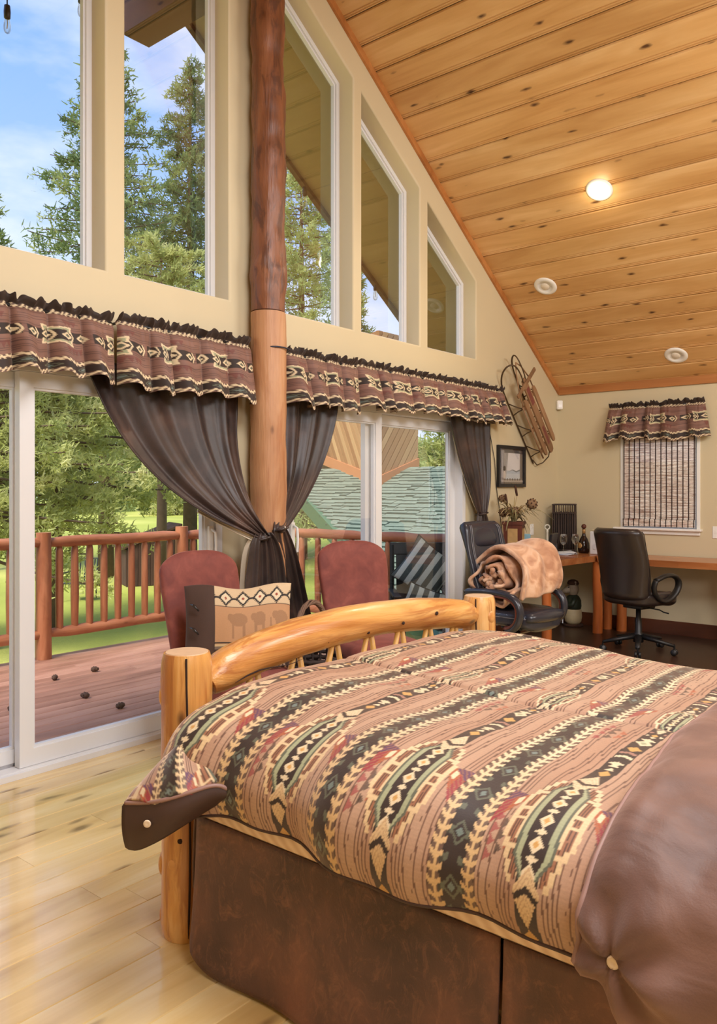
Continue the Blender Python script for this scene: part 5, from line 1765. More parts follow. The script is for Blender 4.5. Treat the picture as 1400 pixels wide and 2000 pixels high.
def exec_chair(loc, rz, label, style):
    """front towards local +Y"""
    t = thing('office_chair', label, 'office chair', loc, rz, 'office chairs')
    lm = M['blueleather'] if style == 1 else M['bleather']
    star_base(t, 0.31)
    hb = 0.72 if style == 1 else 0.63
    rings = []
    for i in range(31):
        v = i/30
        if style == 1: w = 0.235+0.03*math.sin(v*PI*0.9) - 0.02*v
        else: w = 0.225+0.03*math.sin(min(1, v*1.4)*PI/2) - 0.03*max(0, v-0.6)
        e0 = max(0, (0.10-v)/0.10); e1 = max(0, (v-0.92)/0.08)
        w *= (1-0.10*e0*e0)*(1-0.13*e1*e1)
        th = 0.058+0.022*math.sin(v*PI*2.2+0.4)*(1 if style == 1 else 0.5)
        th *= math.sqrt(max(0.03, 1-max(e0, e1)**2))
        z = 0.47+hb*v
        lean = 0.20 if style == 1 else 0.13
        y = -0.225-lean*v+0.05*math.sin(v*PI)*(0.6) + 0.04*max(0, v-0.75)
        rings.append([Vector((x, y+q+0.05*(x/w)**2, z)) for (x, q) in sup(w, th, 3.0, 40)])
    mb = MB(); mb.loft(rings); br = obj('backrest', mb, lm, t, True)
    # side seams / cushions lines
    for sx in (-1, 1):
        for off in ((0.72, 0.80) if style == 1 else (0.97,)):
            pts = []
            for i in range(2, 30):
                R_ = rings[i]
                c = sum(R_, Vector())/len(R_)
                w = max(p.x for p in R_)
                th = max(p.y for p in R_ if abs(p.x) < 0.05)-c.y
                fx_ = off*w*sx
                pts.append(Vector((fx_, max(p.y for p in R_ if abs(p.x-fx_) < 0.035)+0.002, R_[0].z)))
            mb = MB(); mb.tube(pts, 0.0035, 5); obj('seam', mb, M['seam'] if style == 1 else M['black'], br, True)
    if style == 1:
        # padded headrest roll and lumbar
        for (zz, hh, dd) in ((0.99, 0.17, 0.035), (0.62, 0.20, 0.03)):
            rr2 = []
            for i in range(13):
                v = i/12; k = math.sqrt(max(0.02, 1-(2*v-1)**2))
                yb = -0.225-0.20*((zz+hh*v-0.47)/hb)+0.05
                rr2.append([Vector((x, yb+q, zz+hh*v)) for (x, q) in sup(0.175*(0.85+0.15*k), (dd+0.01)*k+0.002, 3, 28)])
            mb = MB(); mb.loft(rr2); obj('cushion_pad', mb, lm, br, True)
    rings = []
    for i in range(15):
        v = i/14
        k = 1-0.14*abs(2*v-1)**4
        z = 0.43+0.115*v
        ring = []
        for (x, q) in sup(0.255, 0.265, 4, 44):
            droop = -0.035*max(0, (q-0.12)/0.145)**2
            ring.append(Vector((x*k, 0.02+q*k, z+droop+0.012*(1-(x/0.26)**2)*v)))
        rings.append(ring)
    mb = MB(); mb.loft(rings); st = obj('seat', mb, lm, t, True)
    if style == 1:
        mb = MB(); mb.tube([Vector((x*0.99, 0.02+q*0.99, 0.50)) for (x, q) in sup(0.256, 0.266, 4, 44)]+[Vector((0.2534, 0.02, 0.50))], 0.004, 5); obj('seam', mb, M['seam'], st, True)
        rr2 = []
        for i in range(11):
            v = i/10; k = math.sqrt(max(0.03, 1-(2*v-1)**2))
            rr2.append([Vector((-0.225+0.45*v, 0.235+p*(0.4+0.6*k), 0.505+q*(0.4+0.6*k))) for (p, q) in sup(0.075, 0.05, 2.2, 20)])
        mb = MB(); mb.loft(rr2); obj('front_roll', mb, lm, st, True)
    for sx in (-1, 1):
        if style == 1:
            path = [(sx*0.29, -0.27, 0.665), (sx*0.29, -0.15, 0.682), (sx*0.29, 0.03, 0.685), (sx*0.29, 0.14, 0.672), (sx*0.29, 0.215, 0.62), (sx*0.29, 0.235, 0.54), (sx*0.285, 0.205, 0.46), (sx*0.27, 0.13, 0.405), (sx*0.25, 0.08, 0.40)]
            q, _ = resample(path, 40)
            mb = MB(); mb.tube([tuple(p) for p in q], [0.022]+[0.030]*38+[0.02], 12, flat=(0.8, 1.15), up=(0, 0, 1)); ar = obj('armrest', mb, lm, t, True)
            n_ = len(q)
            cen = np.array([sx*0.29, 0.02, 0.53])
            inn = []
            for i, p in enumerate(q):
                d = cen-p; d[0] = 0; d /= np.linalg.norm(d)
                inn.append(tuple(p+d*0.026))
            mb = MB(); mb.tube(inn, 0.016, 8, flat=(0.9, 1.5), up=(0, 0, 1)); obj('wood_trim', mb, M['redwood'], ar, True)
            for o2 in (-0.02, 0.02):
                mb = MB(); mb.tube([(p[0]+o2*1.35, p[1]-(cen[1]-p[1])*0.02, p[2]+0.006) for p in q], 0.003, 5); obj('seam', mb, M['seam'], ar, True)
        else:
            # closed loop arm
            loop = [(sx*0.27, -0.13, 0.66), (sx*0.29, -0.03, 0.70), (sx*0.295, 0.09, 0.695), (sx*0.295, 0.165, 0.64), (sx*0.29, 0.15, 0.56), (sx*0.275, 0.06, 0.485), (sx*0.26, -0.03, 0.47), (sx*0.255, -0.11, 0.52), (sx*0.26, -0.15, 0.60), (sx*0.27, -0.13, 0.66)]
            q, _ = resample(loop, 44)
            mb = MB(); mb.tube([tuple(p) for p in q], 0.024, 10, flat=(0.8, 1.3), up=(0, 0, 1)); obj('armrest', mb, M['black'], t, True)
    mb = MB(); mb.tube([(0.06, 0.0, 0.40), (0.20, 0.02, 0.39), (0.24, 0.02, 0.375), (0.29, 0.02, 0.37)], 0.006, 6); obj('lever', mb, M['black'], t)
    return t
exec_chair((-2.96, 5.50, 0), -PI/2-0.12, 'dark leather executive chair with wooden arms holding a rolled blanket', 1)
exec_chair((-2.60, 7.05, 0.009), -0.28, 'brown-black leather office chair pushed up to the desk, seen from behind', 2)

# rolled tan comforter on the first office chair
M['tan'] = None
def tan_mat():
    b = NB('tan_rolled_quilt')
    co = b.coord('Object')
    n = b.noise(co, 7.0, 3, 0.5, 1.0)
    n2 = b.noise(co, 40, 3)
    v = b.voronoi(b.coord('Object', (1, 1, 1)), 9.0)
    col = b.ramp(n, [(0.34, lin((166, 116, 84))), (0.52, lin((206, 160, 126))), (0.66, lin((224, 188, 158)))])
    col = b.mix(b.math('MULTIPLY', b.ramp(v, [(0.22, 1.0), (0.30, 0.0)]), 0.25), col, lin((150, 92, 66)))
    return b.done(col, 0.65, 0.0, b.bump(b.math('ADD', n, b.math('MULTIPLY', n2, 0.3)), 0.35, 0.012), Sheen_Weight=0.3)
M['tan'] = tan_mat()
rl = thing('rolled_blanket', 'tan patterned quilt rolled up on the executive chair seat', 'blanket', (-3.00, 5.50, 0.56), -0.12)
# local: axis along +Y (away from camera), X right, Z up
NUc, NVc = 200, 40
th = np.linspace(0, 2*PI*2.6, NUc+1); wv = np.linspace(0, 1, NVc+1)
TH, WV = np.meshgrid(th, wv)
rad = 0.035+0.155*(TH/th[-1])**0.8
ruff = 0.016*np.sin(TH*7+WV*3)*np.exp(-WV/0.10) + 0.010*np.sin(TH*3.3+WV*9)
xx = (rad+ruff)*np.cos(TH+2.2)*1.08; zz = (rad+ruff)*np.sin(TH+2.2)*1.0+0.205
yy = -0.24+0.50*WV - 0.035*np.sin(TH*0.5)*(1-WV) + 0.03*np.sin(TH*5)*np.exp(-WV/0.12)
zz += 0.05*WV
zz = np.maximum(zz, 0.012)
o = np_grid('rolled_layers', np.stack([xx, yy, zz], 2), NUc, NVc, M['tan'], rl); solid(o, 0.022, 0)
# outer layer sagging over the front of the roll
nu, nv = 60, 60
U, Vv = np.meshgrid(np.linspace(0, 1, nu+1), np.linspace(0, 1, nv+1))
ang = PI*0.92 - Vv*PI*1.08
rr_ = 0.225+0.018*smooth_noise(U, Vv*1.4, 4, 1.4)+0.010*np.sin(U*15+Vv*3)
xx = rr_*np.cos(ang)*1.05 + 0.05*np.clip(Vv-0.5, 0, 1); zz = rr_*np.sin(ang)*1.0+0.21+0.05*U - 0.10*np.clip(Vv-0.75, 0, 1)
zz = np.maximum(zz, 0.02+0.02*np.sin(U*9))
yy = -0.20+0.50*U+0.03*np.sin(Vv*5)
o = np_grid('outer_fold', np.stack([xx, yy, zz], 2), nu, nv, M['tan'], rl); solid(o, 0.03, 0)
for k in range(7):
    mb = MB()
    a = k/7*2*PI
    pts = [(0.03*math.cos(a)+0.07*math.cos(a)*s+0.012*math.sin(s*8+k), -0.235+0.03*math.sin(s*3+k)+0.02*s, 0.20+0.03*math.sin(a)+0.075*math.sin(a)*s) for s in [i/8 for i in range(9)]]
    mb.tube(pts, [0.016, 0.02, 0.024, 0.022, 0.026, 0.02, 0.022, 0.018, 0.012], 8, flat=(1, 0.6)); obj('ruffle', mb, M['tan'], rl, True)
# floor shade under the desk chairs, painted as a thin dark sheet
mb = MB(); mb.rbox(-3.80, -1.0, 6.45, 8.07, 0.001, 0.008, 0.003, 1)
o = obj('floor_shade', mb, plain('dark_brown_shade', (62, 40, 28), 0.35, var=0.2, vscale=5)); tag(o, 'thin dark brown sheet standing for the floor shade under the desk chairs', 'mat')  # category 'mat' here is painted floor shade, not a real mat
# ---------------------------------------------------------------- live-edge desk
M['desk'] = wood('desk_slab', (150, 84, 44), (182, 112, 64), (204, 138, 86), 'X', 0.22, 0.5, 1.0, rand=False, kscale=(2.0, 4.0))
M['deskleg'] = log_mat('desk_leg_log', ((168, 86, 38), (196, 108, 52), (208, 128, 70)), 'Z', 0.1, (150, 76, 36), 0.35, 0.5)
dsk = thing('corner_desk', 'live-edge wooden corner desk along the window wall and the end wall', 'desk', (-3.3, 7.6, 0))
DTOP = 0.785
edge_b = [(-1.05, 7.55), (-1.4, 7.53), (-1.8, 7.555), (-2.1, 7.535), (-2.4, 7.51), (-2.66, 7.515), (-2.9, 7.55), (-3.1, 7.60), (-3.225, 7.615)]
edge_w = [(-3.245, 7.60), (-3.262, 7.50), (-3.28, 7.25), (-3.30, 7.0), (-3.315, 6.75), (-3.30, 6.5), (-3.31, 6.34)]
def slab(name, poly):
    mb = MB()
    n = len(poly)
    v = [(x, y, DTOP) for x, y in poly] + [(x, y, DTOP-0.062) for x, y in inset(poly, 0.012)]
    mb.add(v, [tuple(range(n)), tuple(range(2*n-1, n-1, -1))]+[(i, n+i, n+(i+1) % n, (i+1) % n) for i in range(n)])
    bm = bmesh.new()
    return obj(name, mb, M['desk'], dsk, world=True)
slab('desktop', [(-1.05, YB-0.022)]+[(-3.228, YB-0.022)][0:1]+[(-3.228, 7.615)]+edge_b[-2::-1])
slab('desktop_wing', [(-3.235, YB-0.022), (XW+0.022, YB-0.022), (XW+0.022, 6.34)]+edge_w[::-1][0:]+[])
for (x, y, r) in ((-3.252, 7.70, 0.047), (-3.27, 7.99, 0.045), (-3.11, 7.965, 0.048), (-3.42, 6.92, 0.045), (-2.02, 7.62, 0.048)):
    mb = MB(); mb.tube([(x, y, 0.001), (x+0.004, y, 0.25), (x-0.004, y, 0.5), (x, y, DTOP-0.063)], [r*1.05, r, r*0.97, r], 14, wob=0.05, seed=x*7); obj('leg', mb, M['deskleg'], dsk, True, world=True, auto=50)

# ---------------------------------------------------------------- things on the desk
Z = DTOP+0.001
# planter box
p = onZ(1003, 1072, Z); p = Vector((-3.60, 6.62, Z))
M['planter'] = wood('planter_wood', (70, 34, 24), (96, 48, 34), (112, 60, 42), 'Z', 0.4, 0.0, 0.6, rand=False)
M['panelc'] = plain('planter_panel', (170, 136, 84), 0.6, var=0.3, vscale=24)
pb = thing('planter_box', 'square reddish planter box with tan inlaid panel on the desk', 'planter', p, 0.35)
mb = MB()
mb.add([Vector((sx*0.072, sy*0.072, 0)) for sx, sy in ((-1,-1),(1,-1),(1,1),(-1,1))]+[Vector((sx*0.088, sy*0.088, 0.352)) for sx, sy in ((-1,-1),(1,-1),(1,1),(-1,1))], [(3,2,1,0),(0,1,5,4),(1,2,6,5),(2,3,7,6),(3,0,4,7),(4,5,6,7)])
obj('box', mb, M['planter'], pb)
for a in range(4):
    mb = MB(); mb.box(-0.045, 0.045, -0.0895, -0.075, 0.06, 0.30, Matrix.Rotation(a*PI/2, 4, 'Z')); obj('panel', mb, M['panelc'], pb)
mb = MB(); mb.ring([(-0.096,-0.096),(0.096,-0.096),(0.096,0.096),(-0.096,0.096)], [(-0.075,-0.075),(0.075,-0.075),(0.075,0.075),(-0.075,0.075)], 0.335, 0.365, 'Z'); obj('rim', mb, M['planter'], pb)
dr = thing('dried_arrangement', 'dried grasses, seed pods and cattails standing in the planter box', 'dried plants', p+Vector((0, 0, 0.354)))
M['drygrass'] = plain('dried_grass', (168, 148, 106), 0.8, var=0.3, vscale=20)
M['drygreen'] = plain('dried_leaf', (134, 124, 84), 0.8, var=0.3, vscale=20)
M['podbrown'] = plain('seed_pod', (128, 100, 72), 0.8, var=0.35, vscale=60)
M['cattail'] = plain('cattail_brown', (66, 40, 26), 0.9)
rg = random.Random(21)
for k in range(64):
    a = rg.random()*2*PI
    L = 0.14+0.15*rg.random(); sp = 0.6+0.9*rg.random()
    d = Vector((math.cos(a), math.sin(a), 0))
    w = d.cross(Vector((0, 0, 1)))*(0.009+0.010*rg.random())
    if abs(d.x) > 0 and d.x < -0.4: sp *= 0.6
    mb = MB(); v = []; f = []
    for i in range(7):
        s = i/6
        c = d*(L*sp*s*(0.5+0.5*s)*0.9+0.01) + Vector((0, 0, L*1.1*s - 0.16*sp*s*s*s*1.1))
        ww = w*(1-s**2*0.92)
        v += [c-ww, c+ww, c+Vector((0, 0, 0.002))]
    for i in range(6):
        f += [(3*i, 3*i+3, 3*i+5, 3*i+2), (3*i+2, 3*i+5, 3*i+4, 3*i+1), (3*i, 3*i+1, 3*i+4, 3*i+3)]
    mb.add(v, f); obj('leaf', mb, M['drygrass'] if k % 2 else M['drygreen'], dr)
def stem(tip, r=0.003, mat='drygrass'):
    mb = MB(); mb.tube([(0, 0, 0), (tip[0]*0.4, tip[1]*0.4, tip[2]*0.6), tip], r, 5); return obj('stem', mb, M[mat], dr)
for (x, y, z) in ((0.0, 0.06, 0.26), (-0.07, 0.0, 0.18)):
    s_ = stem((x, y, z)); mb = MB(); mb.lathe([(0.0, 0), (0.010, 0.008), (0.0115, 0.05), (0.0105, 0.10), (0.0, 0.11)], 10, Matrix.Translation((x, y, z-0.02)) @ Matrix.Rotation(-0.2, 4, 'Y')); obj('cattail', mb, M['cattail'], dr, True)
for (x, y, z, r) in ((0.13, 0.10, 0.17, 0.05), (-0.10, -0.02, 0.09, 0.042), (-0.03, -0.05, 0.10, 0.04), (-0.14, 0.03, 0.22, 0.036), (0.05, -0.06, 0.11, 0.036)):
    stem((x, y, z)); mb = MB()
    mb.sphere((x, y, z), r, 12, 8)
    pod = obj('seed_pod', mb, M['podbrown'], dr, True)
    for q in range(26):
        zz = 1-2*(q+0.5)/26; th_ = q*2.4; rr_ = math.sqrt(1-zz*zz)
        c = Vector((x+r*rr_*math.cos(th_), y+r*rr_*math.sin(th_), z+r*zz))
        mb = MB(); mb.sphere(tuple(c), r*0.17, 6, 4); obj('seed', mb, M['cattail'], pod, True)

def desk_thing(name, label, cat, px_, py_, rz=0.0, z=Z):
    return thing(name, label, cat, onZ(px_, py_, z), rz)
# printer
pr_ = desk_thing('printer', 'dark blue-black inkjet printer on the desk wing', 'printer', 1066, 1080, -PI/2+0.25)
pr_.location = (-3.56, 7.03, Z)
M['printer'] = plain('printer_plastic', (52, 58, 74), 0.35)
M['printer2'] = plain('printer_dark', (26, 28, 34), 0.35)
mb = MB(); mb.rbox(-0.21, 0.21, -0.15, 0.15, 0.0, 0.07, 0.01, 2); obj('base', mb, M['printer2'], pr_)
mb = MB(); mb.rbox(-0.215, 0.215, -0.155, 0.14, 0.071, 0.145, 0.015, 2); obj('lid', mb, M['printer'], pr_)
mb = MB(); mb.box(-0.15, 0.15, -0.1535, -0.148, 0.02, 0.05); obj('tray_slot', mb, M['black'], pr_)
mb = MB(); mb.rbox(-0.14, 0.14, 0.10, 0.125, 0.14, 0.26, 0.004, 1, Matrix.Rotation(-0.15, 4, 'X')); obj('paper_support', mb, M['printer2'], pr_)
# papers
pp = desk_thing('paper_stack', 'loose white papers beside the printer', 'papers', 1098, 1082, 0.4)
M['paper'] = plain('white_paper', (226, 230, 238), 0.7, var=0.02)
for k in range(4):
    mb = MB(); mb.grid(lambda u, v: Vector(((u-0.5)*0.22, (v-0.5)*0.30, 0.002+0.004*k+0.012*(u*u)*(k == 3))), 6, 6); o = obj('sheet', mb, M['paper'], pp, True); o.rotation_euler = (0, 0, 0.18*k-0.3); solid(o, 0.0015, 1)
bx_ = desk_thing('blue_packet', 'small pale blue packet behind the printer', 'packet', 1052, 1062, 0.3)
bx_.location = (-3.80, 7.22, Z)
mb = MB(); mb.rbox(-0.05, 0.05, -0.02, 0.02, 0, 0.215, 0.005, 1); obj('pack', mb, plain('pale_blue_card', (150, 196, 216), 0.6), bx_)
# twig lantern
tl_ = desk_thing('twig_lantern', 'tall dark twig lantern standing in the desk corner', 'lantern', 1100, 1077, 0.35)
tl_.location = (-3.70, 7.90, Z)
M['stick'] = plain('dark_twig', (58, 44, 38), 0.7, var=0.3, vscale=30)
for side in range(4):
    for k in range(13):
        x = -0.11+0.22*k/12
        hh = 0.50 if k in (0, 12) else 0.42+0.012*rg.random()
        hh2 = 0.50 if k % 2 == 0 else hh
        mb = MB(); Mx = Matrix.Rotation(side*PI/2, 4, 'Z')
        mb.tube([Mx @ Vector((x, -0.11, 0.0)), Mx @ Vector((x+0.004*rg.uniform(-1, 1), -0.113, 0.22)), Mx @ Vector((x, -0.11, hh2))], 0.0075 if hh2 < 0.49 else 0.005, 6); obj('twig', mb, M['stick'], tl_, True)
    for zz in (0.03, 0.41, 0.50):
        mb = MB(); mb.tube([Mx @ Vector((-0.115, -0.113, zz)), Mx @ Vector((0.115, -0.113, zz))], 0.006, 6); obj('crossbar', mb, M['stick'], tl_)
mb = MB(); mb.rbox(-0.10, 0.10, -0.10, 0.10, 0.02, 0.41, 0.01, 1); obj('liner', mb, plain('lantern_liner', (40, 30, 26), 0.8), tl_)
# slim glass ornament with a ring top
go = desk_thing('glass_ornament', 'slender pale glass ornament with a ring top behind the printer', 'ornament', 1084, 1062)
go.location = (-3.70, 7.50, Z)
M['paleglass'] = plain('pale_glass', (206, 204, 190), 0.15, var=0.05)
mb = MB(); mb.lathe([(0.0, 0), (0.03, 0.0), (0.026, 0.012), (0.010, 0.03), (0.012, 0.12), (0.010, 0.22), (0.014, 0.235), (0.008, 0.25), (0.0, 0.25)], 14); obj('stem', mb, M['paleglass'], go, True)
mb = MB(); mb.tube([(0.024*math.cos(2*PI*i/20)*0.77, 0.024*math.cos(2*PI*i/20)*0.64, 0.275+0.024*math.sin(2*PI*i/20)) for i in range(21)], 0.007, 8); obj('ring', mb, M['paleglass'], go, True)
# wine glasses
def clear_glass():
    b = NB('clear_glass')
    g = b.n('BsdfGlass', Color=(0.97, 0.98, 0.98), Roughness=0.0, IOR=1.45)
    tr = b.n('BsdfTransparent', Color=(0.95, 0.96, 0.96))
    mx = b.n('MixShader', i0=0.25, i1=g.outputs[0], i2=tr.outputs[0])
    b.nt.links.new(mx.outputs[0], b.out.inputs[0]); return b.m
M['clear'] = clear_glass()
for (pxx, pyy, lb) in ((-3.56, 7.58, 'clear wine glass on the desk, left of the pair'), (-3.47, 7.66, 'clear wine glass on the desk, right of the pair')):
    wg = thing('wine_glass', lb, 'wine glass', (pxx, pyy, Z), 0, 'wine glasses on the desk')
    mb = MB(); mb.lathe([(0.0, 0.0), (0.034, 0.0), (0.034, 0.002), (0.006, 0.008), (0.0035, 0.02), (0.0035, 0.085), (0.008, 0.095), (0.026, 0.112), (0.037, 0.14), (0.038, 0.165), (0.030, 0.205), (0.0285, 0.205), (0.036, 0.165), (0.0352, 0.14), (0.025, 0.115), (0.0, 0.100)], 20); obj('glass', mb, M['clear'], wg, True)
# decanter
dc = thing('decanter', 'dark round-bodied decanter with gold label and ball stopper on the desk', 'decanter', onZ(1140, 1080, Z), -0.7)
M['dglass'] = plain('dark_bottle_glass', (36, 20, 16), 0.12, var=0.1)
M['gold'] = plain('aged_gold', (176, 136, 84), 0.4, 0.3, var=0.25, vscale=60)
mb = MB(); mb.lathe([(0.0, 0.0), (0.046, 0.0), (0.056, 0.012), (0.060, 0.05), (0.056, 0.10), (0.040, 0.145), (0.022, 0.175), (0.016, 0.20), (0.015, 0.245), (0.018, 0.25), (0.0, 0.25)], 20); obj('body', mb, M['dglass'], dc, True)
mb = MB(); mb.lathe([(0.0175, 0.205), (0.0175, 0.245), (0.0165, 0.246), (0.0165, 0.204)], 14); obj('neck_label', mb, M['gold'], dc, True)
mb = MB(); mb.sphere((0, -0.040, 0.075), 0.042, 18, 10, (1, 0.55, 1)); obj('label', mb, M['gold'], dc, True)
mb = MB(); mb.sphere((0, 0, 0.275), 0.026, 14, 9); obj('stopper', mb, M['planter'], dc, True)
# white speaker box
wb = thing('white_box', 'white upright electronic box on the desk behind the office chair', 'box', onZ(1166, 1083, Z), -0.15)
mb = MB(); mb.rbox(-0.065, 0.06, -0.04, 0.04, 0.0, 0.235, 0.012, 2); obj('body', mb, plain('white_case', (226, 226, 230), 0.4, var=0.01), wb)
mb = MB(); mb.rbox(0.075, 0.135, -0.03, 0.05, 0.0, 0.225, 0.01, 2); obj('second_case', mb, M['white'], wb)
mb = MB(); mb.rbox(-0.05, 0.02, -0.03, 0.03, 0.2355, 0.255, 0.006, 1); obj('cap', mb, plain('tan_cap', (206, 190, 160), 0.5), wb)
mb = MB(); mb.lathe([(0.0, 0), (0.03, 0.0), (0.03, 0.003), (0.0, 0.003)], 16, Matrix.Translation((0, -0.0405, 0.08)) @ Matrix.Rotation(PI/2, 4, 'X')); obj('dial', mb, plain('pale_dial', (214, 214, 220), 0.3), wb)

# ---------------------------------------------------------------- ornamental figure under the desk
fg = thing('garden_figurine', 'standing animal figurine in a dark green jacket and cream trousers under the desk', 'figurine', onZ(1119, 1222, 0.009), -0.9)
M['fur'] = plain('figurine_grey', (158, 142, 122), 0.6, var=0.2, vscale=30)
M['jacket'] = plain('figurine_green', (40, 48, 34), 0.5, var=0.3, vscale=30)
M['trouser'] = plain('figurine_cream', (196, 178, 140), 0.6, var=0.15, vscale=20)
mb = MB(); mb.lathe([(0.0, 0.0), (0.10, 0.0), (0.105, 0.02), (0.0, 0.022)], 18); obj('base', mb, M['cattail'], fg, True)
mb = MB(); mb.lathe([(0.06, 0.02), (0.085, 0.05), (0.092, 0.10), (0.088, 0.16), (0.07, 0.20), (0.0, 0.205)], 18); obj('trousers', mb, M['trouser'], fg, True)
mb = MB(); mb.lathe([(0.078, 0.17), (0.086, 0.21), (0.082, 0.27), (0.062, 0.31), (0.035, 0.33), (0.0, 0.335)], 18); jk = obj('jacket', mb, M['jacket'], fg, True)
mb = MB(); mb.lathe([(0.03, 0.315), (0.05, 0.34), (0.06, 0.385), (0.052, 0.43), (0.03, 0.45), (0.0, 0.455)], 16); mb.tube([(0, -0.03, 0.385), (0, -0.08, 0.37), (0, -0.115, 0.36)], [0.042, 0.032, 0.020], 12); hd = obj('head', mb, M['fur'], fg, True)
mb = MB(); mb.sphere((0, -0.132, 0.362), 0.014, 10, 6); obj('nose', mb, M['cattail'], hd, True)
for sx in (-1, 1):
    mb = MB(); mb.sphere((sx*0.026, -0.052, 0.405), 0.007, 8, 5); obj('eye', mb, M['black'], hd, True)
    mb = MB(); mb.sphere((sx*0.05, 0.01, 0.45), 0.020, 10, 6, (0.5, 0.7, 1.2)); obj('ear', mb, M['fur'], hd, True)
    mb = MB(); mb.tube([(sx*0.07, 0.0, 0.30), (sx*0.10, -0.03, 0.24), (sx*0.05, -0.085, 0.21)], [0.028, 0.026, 0.02], 10); obj('arm', mb, M['jacket'], fg, True)
    mb = MB(); mb.sphere((sx*0.042, -0.095, 0.207), 0.018, 8, 6); obj('paw', mb, M['fur'], fg, True)
mb = MB(); mb.lathe([(0.058, 0.435), (0.062, 0.45), (0.05, 0.475), (0.02, 0.487), (0.0, 0.487)], 16); obj('cap', mb, M['cattail'], fg, True)
mb = MB(); mb.tube([(0.02, -0.115, 0.03), (0.02, -0.112, 0.26)], 0.006, 8); obj('stick', mb, M['paper'], fg)

# ---------------------------------------------------------------- wall sled
sl = thing('wall_sled', 'antique wooden sled with steel runners hung on the window wall', 'sled', (XW+0.005, 6.93, 2.75))
M['sledw'] = wood('sled_board', (118, 86, 58), (150, 114, 80), (176, 140, 104), 'X', 0.6, 0.2, 1.0, rand=True, var=0.12)
M['sledr'] = plain('sled_steel', (84, 66, 46), 0.5, 0.4, var=0.25, vscale=12)
ax = Vector((0, 0.675, -0.738)); pz = Vector((0, 0.738, 0.675)); hx = Vector((1, 0, 0))
sl.location = onX(988, 738, XW+0.005)
# frame: local X along sled, local Y across, local Z out of the wall
Rm = Matrix((ax, pz, hx)).transposed()
sl.rotation_euler = Rm.to_euler()
LS = 0.96
mb = MB()
for (w0, w1, l0, l1) in ((-0.145, -0.085, 0.20, LS-0.06), (-0.045, 0.045, 0.03, LS-0.01), (0.085, 0.145, 0.20, LS-0.06)):
    mb = MB()
    poly = [(l0+0.05, w0), (l1-0.05, w0), (l1-0.01, w0+0.012), (l1, (w0+w1)/2), (l1-0.01, w1-0.012), (l1-0.05, w1), (l0+0.05, w1), (l0+0.01, w1-0.01), (l0, (w0+w1)/2), (l0+0.01, w0+0.01)]
    mb.prism(poly, 0.165, 0.182, 'Z'); obj('deck_board', mb, M['sledw'], sl)
# thin painted stripe on the middle board
mb = MB(); mb.box(0.14, 0.34, -0.03, 0.03, 0.1821, 0.1828); mb.box(0.62, 0.84, -0.02, 0.02, 0.1821, 0.1828); obj('painted_panel', mb, plain('faded_red_paint', (120, 64, 54), 0.6, var=0.4, vscale=30), sl)
for l in (0.28, 0.55, 0.82):
    mb = MB(); mb.rbox(l-0.02, l+0.02, -0.165, 0.165, 0.145, 0.164, 0.003, 1); obj('cross_bench', mb, M['sledw'], sl)
    for sg in (-1, 1):
        for d0 in (-0.06, 0.06):
            mb = MB(); mb.tube([(l+d0*1.2, sg*0.15, 0.012), (l+d0*0.5, sg*0.152, 0.08), (l, sg*0.155, 0.15)], 0.006, 6); obj('strut', mb, M['sledr'], sl, True)
for sg in (-1, 1):
    pts = [(LS+0.02, sg*0.15, 0.010), (0.9, sg*0.15, 0.008), (0.5, sg*0.15, 0.008), (0.15, sg*0.15, 0.008), (-0.02, sg*0.15, 0.015), (-0.14, sg*0.13, 0.06), (-0.20, sg*0.09, 0.13), (-0.16, sg*0.04, 0.18), (-0.02, sg*0.03, 0.19), (0.06, sg*0.03, 0.178)]
    q, _ = resample(pts, 50)
    mb = MB(); mb.tube([tuple(p_) for p_ in q], 0.0085, 7, flat=(1.0, 0.7)); obj('runner', mb, M['sledr'], sl, True)
    pts = [(0.30, sg*0.155, 0.15), (0.10, sg*0.13, 0.16), (-0.08, sg*0.06, 0.165), (-0.16, 0, 0.165)]
    mb = MB(); mb.tube(pts, 0.007, 6); obj('side_rail', mb, M['sledw'], sl, True)
    pts = [(0.25, sg*0.165, 0.155), (0.7, sg*0.168, 0.155), (LS-0.06, sg*0.165, 0.155)]
    mb = MB(); mb.tube(pts, 0.009, 6); obj('side_rail', mb, M['sledw'], sl, True)
mb = MB(); mb.rbox(0.06, 0.10, -0.235, 0.235, 0.184, 0.202, 0.006, 2); sb = obj('steering_bar', mb, M['sledw'], sl)
mb = MB(); mb.tube([(LS-0.03, -0.15, 0.02), (LS+0.06, -0.13, 0.03), (LS+0.09, -0.06, 0.06), (LS+0.05, -0.01, 0.12), (LS-0.04, 0.0, 0.16)], 0.006, 6); obj('tail_hoop', mb, M['sledr'], sl, True)

